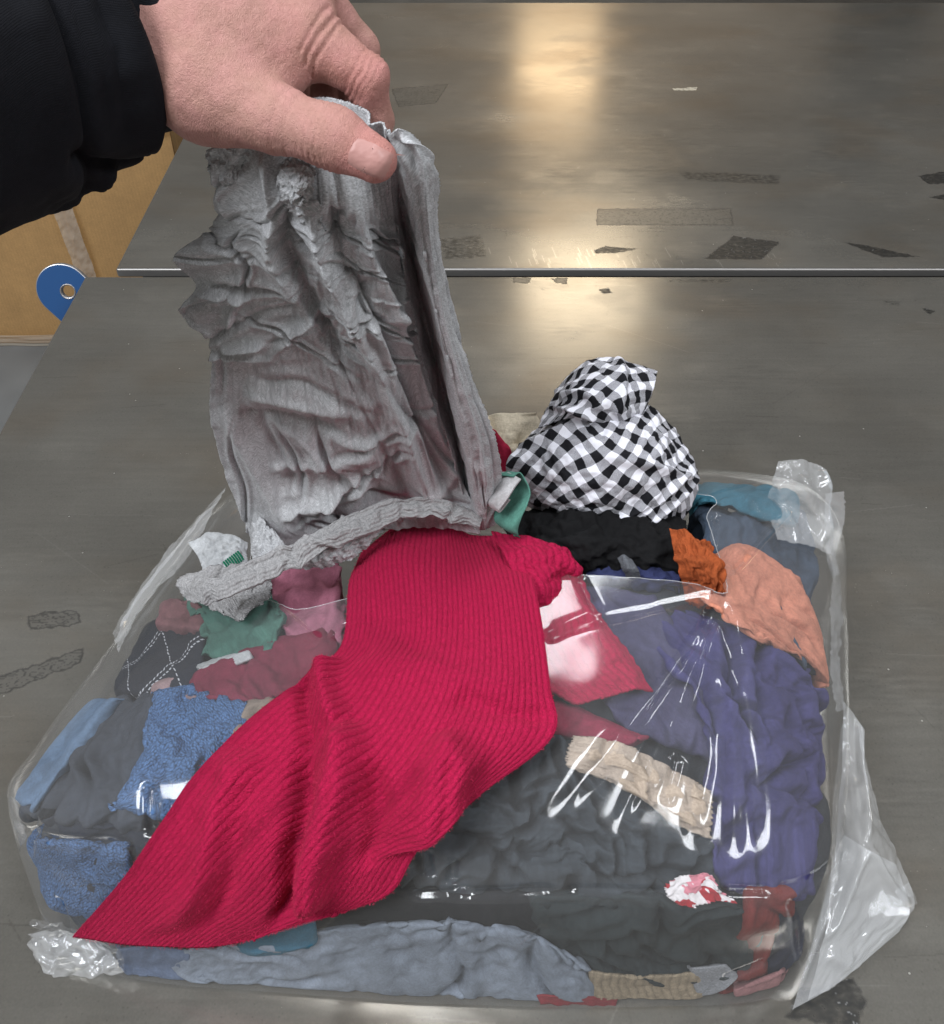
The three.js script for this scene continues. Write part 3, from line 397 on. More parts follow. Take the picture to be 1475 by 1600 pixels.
rag('peach_rag', 'salmon peach rag at the right under taut film', J(.72, .29, .19), { net: [[[19.7,13.3,-59.1],[19.4,15.3,-57.3],[22.5,14.8,-59.6],[25.2,14.1,-58.9],[27.5,12.8,-57.8],[28.5,10.4,-59.5]],[[18.9,15.4,-56.7],[18.6,17.5,-54.9],[21.7,16.9,-57],[24.3,16.2,-56.5],[26.8,14.8,-55.6],[27.9,12.5,-57.4]],[[18,15.9,-53.2],[17.6,18,-51.3],[20.6,17.1,-52],[23.8,15.7,-52.7],[27.4,13.7,-53.1],[28.6,11.2,-55]],[[19.6,15.4,-51.4],[19.1,17.5,-49.5],[21.9,16.1,-50],[24.8,14.6,-50.3],[28.1,12.3,-50.8],[28.7,9.5,-52.6]],[[22.3,13.5,-50.1],[22.1,15.7,-48.4],[24.5,14.3,-48.6],[26.5,12.9,-48.5],[28.3,10.6,-48.2],[26.8,8.1,-49.4]],[[23.7,11.1,-51.8],[23.2,13.2,-50.1],[25.6,11.9,-50.2],[27.5,10.4,-50],[27.2,8,-49.3],[25.2,5.7,-50.4]]], lid: 0.24, creaseCount: 26, creaseSize: [.7, .5], valley: .7, creaseAngle: .9, nu: 110, nv: 100, ex: [.1, .1], amp: .4, out: .6 });
rag('indigo_rag', 'large indigo rag at the right side of the bag', J(.075, .07, .2), { net: [[[13.2,10.8,-57.6],[13,13.3,-55.3],[16.9,13,-54],[20.3,13,-52.6],[23.7,11.9,-51],[26.8,9.7,-50.1],[28,7,-51.9]],[[12.9,13.2,-55],[12.6,15.7,-52.7],[16.3,15.4,-51.6],[19.6,15.4,-50.3],[22.9,14.4,-48.8],[26,12.2,-48],[27.2,9.5,-49.9]],[[15.4,13.6,-48.2],[14.9,16.2,-46.2],[17.8,16,-46.4],[20.6,15.6,-45.5],[23.5,13.4,-45.8],[27.3,10.8,-46.6],[27.7,7.7,-48.4]],[[17.3,13,-43.9],[16.7,15.7,-42],[19,15.2,-41.8],[21.4,14.5,-41.7],[24.4,11.9,-42.8],[26.9,9.2,-44.6],[25.2,6.4,-46.1]],[[17.3,11.8,-40.2],[16.7,14.5,-38.5],[19.1,14.2,-38.7],[21.5,13.6,-39.1],[24,11.5,-39.7],[26.2,8.4,-41.2],[23.6,6.5,-42.4]],[[17,10.2,-36.5],[16.4,13.1,-34.9],[18.6,12.8,-35.1],[20.9,12.2,-35.2],[23.6,10.9,-35.6],[24.7,8.6,-37],[22.2,6.8,-38.5]],[[17.1,8.1,-33.3],[16.5,11,-31.8],[18.3,10.4,-31.4],[20.6,9.8,-31.4],[22.8,9.1,-31.8],[23.7,7.9,-33.9],[21.2,6.5,-35.8]],[[17.9,5,-34.5],[17.2,7.9,-33],[19.1,7.3,-32.6],[21.5,6.7,-32.5],[23.8,6,-33],[20.9,6.5,-35.2],[18.4,5.4,-37.2]]], lid: 0.83, creaseCount: 50, creaseSize: [1.7, .6], valley: .85, nu: 140, nv: 190, ex: [.14, .14], amp: .6, freq: .25, out: 1.1 });
rag('violet_rag', 'violet grey rag under the glare in the middle of the bag', J(.09, .085, .16), { net: [[[8.2,13.2,-55.9],[8.3,15.2,-54.1],[11.3,15,-54.2],[14.4,14.8,-53.8],[15.2,12.8,-55.5]],[[8.1,15.1,-53.6],[8.1,17.1,-51.8],[11.1,16.9,-51.9],[14.1,16.7,-51.5],[14.9,14.6,-53.2]],[[9.2,14.4,-48.9],[9.3,16.4,-47.2],[12.7,16.2,-47.4],[16.1,15.8,-47.1],[17,13.7,-48.7]],[[9.9,13.7,-45.2],[9.9,15.8,-43.5],[13.2,15.5,-43.3],[17,14.9,-43.1],[18,12.7,-44.6]],[[11.1,12.9,-42.3],[11.1,15.1,-40.8],[14.3,14.5,-40.1],[17,13.8,-39.5],[17.9,11.5,-40.8]],[[11.7,10.6,-43.6],[11.6,12.8,-42],[14.9,12.1,-41.2],[17.6,11.4,-40.5],[18.5,9.1,-41.9]]], lid: 1.56, creaseCount: 8, nu: 60, nv: 70, ex: [.12, .12], out: .6 });
rag('wine_rag', 'wine red rag strip under the film right of the red rag', J(.32, .035, .075), { net: [[[4.1,12.8,-45.1],[4.3,14.9,-43.5],[6.2,14.8,-43.3],[9.2,14.4,-42.4],[12.4,13.7,-41.3],[13.5,11.4,-42.6]],[[4,14.9,-43.2],[4.2,17,-41.6],[6,16.9,-41.4],[8.7,16.5,-40.6],[11.8,15.9,-39.7],[12.7,13.6,-41]],[[4.5,14.4,-41.3],[4.6,16.6,-39.7],[5.9,16.4,-39.6],[7.7,16.2,-39.2],[10.3,15.8,-38.7],[11.2,13.5,-40.1]],[[4.8,12,-42.5],[4.8,14.3,-41],[6.1,14.1,-40.8],[7.8,13.9,-40.5],[10.5,13.5,-40],[11.3,11.2,-41.4]]], lid: 0.70, nu: 60, nv: 30, ex: [.1, .1], out: .5 });
rag('dark_slate_rag', 'dark slate crumpled rag across the front of the bag', J(.062, .075, .088), { net: [[[-1,10.3,-41.4],[-.7,13.2,-39.6],[3,13.4,-40.6],[6.6,13.3,-40.9],[9.7,12.4,-39],[12.7,11.4,-37.5],[13.5,8.4,-39.1]],[[-1.1,13,-39.3],[-.8,15.9,-37.6],[2.8,16.2,-38.5],[6.3,16.1,-38.8],[9.3,15.1,-37.1],[12.4,14.1,-35.7],[13.2,11.2,-37.3]],[[-2.5,11.9,-37],[-2.1,14.9,-35.3],[1.8,15.1,-35.7],[6.2,14.9,-36],[10.5,14,-35.1],[14.9,13.1,-34.4],[16,10.1,-35.9]],[[-3.9,10.5,-34.8],[-3.3,13.5,-33.2],[1.4,13.7,-33.3],[6.1,13.4,-33.3],[10.9,12.5,-32.8],[15.7,11.9,-32.7],[16.8,9,-34.2]],[[-4.9,8.6,-33],[-4.2,11.7,-31.5],[1.4,11.7,-31.2],[6.5,11.5,-31.1],[11.3,10.8,-31],[16.1,10.6,-31.1],[17.2,7.6,-32.5]],[[-5.2,5.4,-34.3],[-4.5,8.4,-32.8],[1.5,8.5,-32.5],[6.9,8.2,-32.4],[11.8,7.7,-32.3],[16.8,7.5,-32.4],[18,4.5,-33.8]]], lid: 0.77, creaseCount: 80, creaseSize: [1.8, .5], valley: .85, nu: 190, nv: 130, ex: [.2, .2], amp: .5, freq: .3, out: 1.3, bend: .15 });
rag('cream_rag', 'cream waffle rag lying over the dark slate rag', J(.56, .46, .37, 'weave'), { net: [[[7,17.1,-38.8],[9.3,16.9,-38.6],[11.7,16.3,-37.9],[14.1,15.6,-36.8],[16.2,14.8,-35.9]],[[6.6,16.9,-38],[8.8,16.5,-37.6],[11.4,15.9,-36.8],[13.8,15.2,-35.8],[16.2,14.4,-35]],[[6.4,16.5,-36.9],[8.3,16.2,-36.7],[10.9,15.6,-35.8],[13.2,14.7,-34.8],[16.1,14,-34.1]],[[7.2,16.3,-36.6],[9.2,15.9,-36.2],[11.3,15.2,-35.3],[13.4,14.3,-34],[16,13.5,-33.3]]], creaseCount: 6, nu: 120, nv: 60, ex: [.05, .2], amp: .3, frayed: .25, folds: [[.05, .35, 1, .42, .6, .8], [.3, .75, 1, .8, .5, .6]] });
rag('black_rag', 'black rag band along the front of the bag', J(.012, .012, .014), { net: [[[-15.3,3.8,-34.3],[-14.1,6.3,-33.1],[-8.1,7.6,-33],[-1.7,8,-32.8],[4.6,7.6,-32.3],[5.4,5,-33.4]],[[-14.8,5.9,-33],[-13.7,8.5,-31.9],[-7.8,9.8,-31.7],[-1.6,10.2,-31.5],[4.5,9.8,-31],[5.3,7.3,-32.1]],[[-15,3.8,-32.7],[-13.8,6.4,-31.3],[-7.9,7.6,-30.9],[-1.6,7.9,-30.6],[5,7.7,-30.2],[5.9,5.2,-31.3]],[[-14.6,2.2,-32.3],[-13.5,4.7,-31],[-8,5.6,-30.7],[-1.7,5.4,-30.5],[6,4.8,-30.1],[7,2.4,-31.4]],[[-15,.5,-33.5],[-13.9,2.1,-32.2],[-8.2,3,-32],[-1.7,2.8,-31.9],[6.3,2.2,-31.4],[7.4,.5,-32.8]]], lid: 1.49, creaseCount: 14, nu: 90, nv: 40, ex: [.08, .12], out: .5 });
rag('charcoal_green_rag', 'charcoal green rag roll at the front right', J(.032, .042, .044), { net: [[[4.2,5.4,-33],[4.3,8.1,-31.7],[8.1,8.2,-31.9],[12.2,8.1,-32.1],[15.8,7.7,-31.9],[19.5,6.8,-31.6],[20.5,4.1,-32.8]],[[4.1,8,-31.6],[4.2,10.7,-30.4],[7.8,10.8,-30.5],[11.7,10.7,-30.7],[15.2,10.2,-30.6],[18.7,9.3,-30.4],[19.7,6.6,-31.6]],[[4.6,5.7,-31],[4.7,8.4,-29.7],[8.3,8.5,-29.6],[11.8,8.4,-29.6],[15.4,8,-29.7],[19.2,7.1,-30.4],[19.8,5.2,-32.8]],[[6.4,2.4,-30.5],[6.4,5.1,-29.2],[9,5,-29.2],[12.2,4.6,-29.2],[15.9,4.1,-29.2],[19.4,3.7,-29.6],[20.3,1.1,-30.9]],[[8.9,.5,-30],[8.7,3,-28.8],[10.6,2.5,-28.7],[12.9,2.1,-28.7],[15.7,1.9,-28.8],[18.4,2.4,-29.1],[19.2,.5,-30.4]],[[9.4,.5,-31.3],[9.2,.5,-30],[11,.5,-30],[13.4,.5,-29.9],[16.2,.5,-29.9],[19,.5,-30.3],[19.8,.5,-31.6]]], lid: 0.70, creaseCount: 30, creaseSize: [1.3, .5], valley: .85, nu: 130, nv: 80, ex: [.14, .16], out: .6 });
rag('denim_rag', 'pale blue grey denim rag along the bottom front', fabric('twill', .27, .31, .37), { net: [[[-22.7,.5,-31.8],[-21.7,1,-31],[-14.7,3.3,-30.8],[-8,5.8,-30.8],[-1.7,6.7,-30.6],[3.7,5.9,-30.5],[8.1,2.5,-29.4],[8.6,.5,-30.2]],[[-22.1,.7,-31],[-21.1,2.8,-30.2],[-14.3,5.1,-29.9],[-7.8,7.5,-29.8],[-1.6,8.4,-29.6],[3.6,7.5,-29.3],[7.9,4.4,-28.5],[8.4,2.3,-29.4]],[[-22.3,.5,-30.5],[-21.3,1.3,-29.7],[-14.5,2.7,-29.3],[-8,4.6,-29.2],[-1.7,5.1,-29],[3.7,4.5,-28.7],[8.4,2.6,-28.2],[8.9,.5,-29.2]],[[-21.5,.5,-29.9],[-20.5,.5,-29.1],[-14.3,.5,-28.8],[-8.2,.5,-28.4],[-1.7,.5,-28.1],[3.8,.5,-27.9],[8.7,.5,-27.8],[9.2,.5,-28.8]],[[-22,.5,-30.7],[-21,.5,-29.9],[-14.7,.5,-29.6],[-8.4,.5,-29.3],[-1.8,.5,-29],[3.9,.5,-28.8],[8.9,.5,-28.8],[9.4,.5,-29.8]]], lid: 0.17, creaseCount: 26, creaseSize: [1, .45], valley: .8, nu: 190, nv: 60, ex: [.06, .12], amp: .4, out: .7 });
rag('steel_blue_rag', 'steel blue rag scrap at the bottom left of the bag', J(.13, .17, .26), { net: [[[-27.2,.5,-32.4],[-26.2,.5,-31.6],[-23.6,1,-31.3],[-21,1.2,-31],[-21.3,.5,-31.8]],[[-26.5,.5,-31.6],[-25.6,2.1,-30.7],[-23,2.8,-30.5],[-20.5,2.9,-30.1],[-20.8,1,-30.9]],[[-26.5,.5,-31],[-25.5,.6,-30.1],[-23.3,1,-29.9],[-20.8,1.2,-29.6],[-21.1,.5,-30.4]],[[-26,.5,-30.5],[-25.2,.5,-29.7],[-23.2,.5,-29.4],[-21,.5,-29.2],[-21.3,.5,-29.9]],[[-26.6,.5,-31.2],[-25.8,.5,-30.4],[-23.8,.5,-30.1],[-21.6,.5,-29.9],[-21.9,.5,-30.6]]], lid: 0.17, nu: 50, nv: 36, ex: [.08, .12] });
rag('sea_blue_rag', 'sea blue rag tip below the red rag', J(.045, .17, .26), { net: [[[-16.9,1.5,-31.6],[-16.2,3.6,-30.8],[-14,5.1,-31],[-11.3,6.6,-30.9],[-11.3,4.9,-31.9]],[[-16.5,3.4,-30.8],[-15.8,5.5,-29.9],[-13.6,6.8,-30],[-11,8.3,-29.9],[-11,6.6,-30.9]],[[-17.1,2.5,-30.6],[-16.4,4.5,-29.7],[-13.8,5.1,-29.6],[-11,6.2,-29.5],[-11,4.4,-30.4]],[[-16.4,2,-30.4],[-15.7,3.9,-29.5],[-13.9,4.3,-29.4],[-11.5,5.3,-29.4],[-11.6,3.5,-30.2]],[[-16.7,.5,-31.2],[-16.1,1.9,-30.3],[-14.3,2.2,-30.2],[-11.9,3.3,-30.2],[-11.9,1.4,-31]]], lid: 0.05, nu: 40, nv: 30, ex: [.08, .12] });
rag('tan_rag', 'tan ribbed rag at the bottom front of the bag', J(.36, .29, .2, 'rib'), { net: [[[8.7,.5,-30],[8.6,2,-29.2],[11.2,1.6,-29.2],[14,1.4,-29.2],[16.5,1.6,-29.4],[17,.5,-30.2]],[[8.5,2,-29.2],[8.4,3.8,-28.4],[10.9,3.3,-28.3],[13.6,3.1,-28.4],[16.1,3.3,-28.6],[16.6,1.5,-29.4]],[[8.6,.5,-29.1],[8.5,2.1,-28.1],[11,1.8,-28.1],[13.8,1.7,-28.1],[16.3,1.7,-28.2],[16.8,.5,-29.1]],[[8.9,.5,-28.7],[8.9,.5,-27.8],[11.2,.5,-27.8],[14,.5,-27.8],[16.4,.5,-27.9],[16.9,.5,-28.8]],[[9.2,.5,-29.7],[9.1,.5,-28.7],[11.4,.5,-28.7],[14.3,.5,-28.7],[16.7,.5,-28.7],[17.3,.5,-29.6]]], lid: 0.11, nu: 70, nv: 40, ex: [.05, .05] });
rag('pale_grey_rag', 'pale grey rag corner right of the tan rag', J(.34, .35, .37, 'heather'), { net: [[[16,.5,-30.3],[15.7,2.1,-29.4],[17.1,2.2,-29.6],[18.2,2.3,-29.7],[18.8,.5,-30.5]],[[15.6,2,-29.4],[15.4,3.8,-28.6],[16.7,3.8,-28.7],[17.9,3.9,-28.8],[18.4,2.2,-29.7]],[[16,.6,-29.2],[15.8,2.3,-28.3],[17.4,2.1,-28.4],[18.8,2.4,-28.6],[19.3,.6,-29.4]],[[16.6,.5,-28.8],[16.3,.7,-28],[17.6,.9,-28.1],[18.4,1.6,-28.3],[18.9,.5,-29.2]],[[17,.5,-29.6],[16.7,.5,-28.8],[18,.5,-28.9],[18.8,.5,-29.1],[19.3,.5,-30.1]]], lid: 0.08, nu: 40, nv: 36, ex: [.06, .06] });
rag('brick_red_rag', 'brick red rag at the lower right corner', J(.22, .035, .03), { net: [[[19.8,6,-33],[19.3,8.1,-32],[21,8,-32.3],[22.7,7.3,-32.4],[23.6,5.1,-33.4]],[[19.1,8,-31.9],[18.7,10.1,-30.9],[20.3,10,-31.2],[22,9.3,-31.3],[22.9,7.1,-32.3]],[[19.1,6.1,-30.9],[18.6,8.3,-29.9],[20.2,8,-30.3],[21.8,7.7,-30.7],[22.2,5.8,-32.3]],[[18.8,2.4,-31.1],[18.5,4.3,-29.8],[20,4.1,-29.9],[21.1,4.7,-30.6],[21.2,3.4,-32.6]],[[18.5,.5,-29.6],[18.2,.5,-28.6],[19.8,.6,-28.8],[21.2,1,-29.1],[21.9,.5,-30.1]],[[19,.5,-30.5],[18.6,.5,-29.5],[20.4,.5,-29.6],[21.7,.5,-30],[22.5,.5,-31]]], lid: 0.70, creaseCount: 10, nu: 50, nv: 80, ex: [.12, .12], out: .6 });
rag('midnight_rag', 'midnight blue rag in the lower right corner', J(.03, .035, .06), { net: [[[22.9,5.1,-33.7],[22.4,7.2,-32.7],[24,6.6,-33.3],[22.2,6.1,-34.9],[19.2,6.1,-36]],[[22.2,7.1,-32.5],[21.7,9.1,-31.6],[23.3,8.6,-32.1],[23.3,7.7,-33.4],[21.1,7,-34.7]],[[21.6,5.3,-32.3],[21.4,7.2,-30.9],[22.5,7.1,-31.9],[22.8,7,-32.6],[20.8,6.4,-34.1]],[[21.8,1,-31.3],[21.4,3.1,-30.2],[22.9,3,-30.4],[23.7,3.7,-31.3],[22.7,2.6,-33.6]],[[21.5,.5,-30.4],[21,.8,-29.4],[22.3,.9,-29.6],[23.4,1.6,-30],[24.2,.5,-30.9]],[[21.9,.5,-31.5],[21.5,.5,-30.4],[22.8,.5,-30.6],[23.9,.5,-30.9],[24.7,.5,-31.9]]], lid: 1.10, creaseCount: 8, nu: 50, nv: 60, ex: [.14, .14], out: .6 });
rag('rose_scrap', 'pale rose rag scrap at the bottom right', J(.4, .2, .2), { net: [[[19.6,.5,-29.7],[19.3,.5,-29],[20.9,.5,-29.4],[22.6,.7,-29.8],[23.3,.5,-30.5]],[[19.2,.5,-29],[18.9,1.2,-28.2],[20.5,1.6,-28.6],[22.1,2.2,-29],[22.8,.6,-29.7]],[[19.3,.5,-28.7],[19.1,.5,-28],[20.7,.6,-28.3],[22.1,.9,-28.6],[22.7,.5,-29.3]],[[19.7,.5,-29.5],[19.5,.5,-28.8],[21.1,.5,-29.1],[22.5,.5,-29.2],[23.2,.5,-30]]], lid: 0.05, nu: 36, nv: 24, ex: [.06, .1] });
rag('crimson_scrap', 'crimson rag edge at the bottom below the denim rag', J(.3, .04, .05), { net: [[[4.7,1,-27.8],[6.5,1.1,-27.8],[8.6,1,-27.7],[10.4,.7,-27.7]],[[5,.1,-27.6],[6.8,0,-27.6],[8.6,0,-27.5],[10.3,-.1,-27.5]]], nu: 40, nv: 20, ex: [.04, .05] });
{ // small printed scrap, white with red patches
  const print = texture(256, 256, (x, y) => nA(x * .9, y * .9) + .3 * nB(x, y) > .68 ? [.86, .84, .84] : nA(x * .7 + .3, y) > .55 ? [.62, .07, .13] : [.8, .5, .55], true, [.09, .07]);
  rag('printed_scrap', 'small red and white printed scrap above the charcoal green rag', phys({ map: print, bumpMap: knit, bumpScale: .0002, roughness: .9 }), { net: [[[12.8,12.2,-30.6],[13.8,12.5,-31],[15.1,12.5,-31.2],[15.9,12.4,-31.1]],[[13,11.7,-30.1],[14.1,11.9,-30.4],[15.7,12,-30.6],[16.5,11.6,-30.4]],[[13.7,11.1,-29.8],[14.7,11,-29.8],[16,11.2,-30],[17.5,11,-30]]], nu: 60, nv: 40, ex: [.14, .14], frayed: .2, amp: .25 });
}
// inside the mouth of the bag
rag('black_rag', 'black rag in the mouth of the bag below the gingham', J(.011, .011, .012), { net: [[[2.3,18,-59.5],[6,18.5,-60.5],[10.3,18.5,-60.9],[14.5,18.5,-60.1],[17.8,17.5,-59.6]],[[3.2,19,-56.2],[5.8,20,-57],[9.8,20.3,-56.7],[13.3,20,-56.3],[17,18.5,-56]],[[4.7,18.5,-55.3],[6.6,19.6,-54.6],[9.6,19.8,-54],[13.2,19,-54.5],[16.8,17.5,-54.5]],[[6.3,16.5,-54.4],[7.8,17,-53.9],[10.3,17.3,-53.6],[13.3,17,-53.6],[16.6,16,-53.8]],[[7,14,-54.6],[8.5,14,-54.6],[10.7,14,-54.6],[13.8,14,-54.6],[16.4,14,-54.2]]], creaseCount: 14, nu: 120, nv: 90, ex: [.16, .14], amp: .6, out: 1.6 });
rag('navy_scrap', 'navy rag scrap showing at the lip of the bag mouth', J(.05, .06, .16), { net: [[[9.4,17.2,-54.8],[11.3,18,-54.5],[13.9,17.8,-54.4],[16.5,17.2,-54.4]],[[9.2,17.4,-53.5],[11.1,18.2,-52.8],[13.6,18,-52.8],[16.2,17.4,-53]],[[9.6,16,-53.4],[11.3,16.4,-53.1],[13.8,16.4,-52.9],[16.5,16,-53.1]]], nu: 60, nv: 30, ex: [.14, .14] });
rag('grey_scrap', 'small grey rag tip on the navy scrap in the bag mouth', J(.16, .17, .19, 'heather'), { net: [[[11.3,19.4,-53.6],[11.8,19.8,-53.5],[12.4,19.4,-53.4]],[[11.6,19.3,-52.6],[12,19.8,-52.2],[12.8,19.2,-52.5]],[[12,18.4,-52.6],[12.4,18.8,-52.2],[13.1,18.3,-52.6]]], nu: 24, nv: 24, ex: [.08, .1] });
rag('orange_rag', 'orange knitted rag at the right of the bag mouth', J(.5, .115, .035), { net: [[[15.6,20.3,-55.9],[16.4,21,-54.8],[17.5,20.6,-54.3],[18.8,19.4,-55.3]],[[15.6,20.3,-53.8],[16.5,21,-53.1],[17.6,20.8,-52.9],[19.1,19.4,-53.7]],[[15.9,19.8,-52.3],[16.8,20.6,-51.6],[17.9,20.4,-51.4],[19.2,19.2,-51.9]],[[16.5,18,-52],[17.5,18.6,-51.2],[18.5,18.5,-51.1],[19.4,18.2,-51.1]],[[17.2,16,-51.8],[18.1,16.3,-51.3],[19,16.4,-51.2],[20,16,-51.8]]], creaseCount: 8, creaseSize: [.3, .4], nu: 90, nv: 100, ex: [.28, .1], amp: .4, out: .8 });
rag('beige_rag', 'beige canvas rag behind the gingham rag', J(.78, .68, .52, 'weave'), { net: [[[.9,23.3,-66.5],[2.8,23.5,-66.5],[5.5,23.2,-67]],[[1.2,22.6,-65.5],[3.1,22.6,-65.4],[5.8,22.4,-66]],[[1.6,21.8,-64.5],[3.3,22,-64.2],[5.5,22.1,-64.5]],[[2,20.5,-63.5],[3.6,20.8,-63.2],[5.5,20.9,-63.5]],[[2.3,18.5,-62.5],[3.9,18.8,-62.2],[5.6,18.5,-62.5]]], creaseCount: 4, nu: 60, nv: 60, ex: [.04, .08], amp: .2 }, 'rags on top of the bag');
rag('red_scrap', 'small red rag tip between the grey and beige rags', J(.42, .02, .06), { net: [[[1.7,23.4,-64.5],[2.1,23.3,-64.2],[2.6,22.7,-64]],[[1.8,22,-63.8],[2.5,22.2,-63.4],[3.2,22.1,-63.4]],[[2,20.3,-62.5],[2.8,20.5,-62.3],[3.6,20.5,-62.3]]], nu: 24, nv: 30, ex: [.05, .05] }, 'rags on top of the bag');
rag('white_rag', 'white rag tip at the left rear of the bag mouth', J(.68, .7, .72), { net: [[[-24.4,13.6,-60.9],[-22.7,14.2,-61.5],[-20.7,14.2,-61.2],[-19.5,14,-60.5]],[[-23.4,13.4,-59.1],[-22,14.2,-59.1],[-20.6,14.4,-59.2],[-19.2,14,-58.6]],[[-22.9,13,-57.5],[-21.5,13.6,-57.3],[-20.4,13.6,-57.8],[-19.3,13,-58]]], nu: 50, nv: 44, ex: [.14, .18], amp: .4 });
{ // green embroidery on the white tip
  const o = thing('green_stitching', 'patch of green stitches on the white rag tip', 'stitching'), m = J(.01, .24, .13);
  const a = [-20.6,15.5,-56.9], b = [-19.6,15.6,-58], c = [-20.2,15.3,-56.4];
  for (let k = 0; k < 8; k++) { const t = k / 7, p = new THREE.Vector3(...a).lerp(new THREE.Vector3(...b), t).multiplyScalar(.01), d = new THREE.Vector3(c[0] - a[0], (c[1] - a[1]), c[2] - a[2]).multiplyScalar(.012);
    mesh('stitch', new THREE.TubeGeometry(new THREE.QuadraticBezierCurve3(p.clone(), p.clone().addScaledVector(d, .6).add(new THREE.Vector3(0, .002, 0)), p.clone().addScaledVector(d, 1.2)), 8, .0009, 6), m, o); }
}
{ // mint strip curled over, with a white folded end
  const o = tag(thing('mint_strip', 'curled mint green cloth strip with a white folded end beside the grey rag', 'rag'), null, null, 'rags on top of the bag');
  mesh('strip', cloth({ net: [[[3.3,20.8,-54.8],[3.7,21.4,-53.9],[3.2,21.8,-53.6]],[[1.9,21.9,-55.1],[2.8,22.6,-53.7],[3.7,23.3,-54]],[[2,22.5,-56.3],[3,23.1,-54.9],[4.2,24.2,-54.5]],[[2.3,23.4,-57.1],[3.4,23.8,-56.2],[4.4,24.5,-55.5]],[[2.3,24.1,-57.8],[3.2,24.4,-57.2],[4.1,25.2,-56.1]],[[2,25,-57.3],[2.8,25.5,-56.8],[3.6,25.9,-56.3]],[[1.7,25.4,-56.3],[2.3,26,-55.9],[3.1,26.2,-55.5]]], nu: 40, nv: 70, ex: [.02, .03], amp: .12, thick: .1 }), J(.14, .36, .29), o);
  mesh('folded_end', cloth({ net: [[[2.2,25.4,-56.9],[2.8,26,-56.1],[3.6,26.1,-55.3]],[[1.8,25.2,-56.2],[2.4,25.8,-55.3],[3.1,25.9,-54.6]],[[1.4,24.7,-55.6],[2,25.3,-54.6],[2.7,25.4,-54.1]],[[.9,24,-55.2],[1.5,24.4,-54.3],[2,24.3,-53.8]],[[1.1,23.4,-55.5],[1.7,23.6,-54.7],[2.2,23.7,-54.3]],[[1.6,24.2,-56],[2.2,24.5,-55.2],[2.9,24.6,-54.6]]], nu: 40, nv: 60, ex: [.02, .03], amp: .1, thick: .14 }), J(.66, .65, .66, 'weave'), o);
}

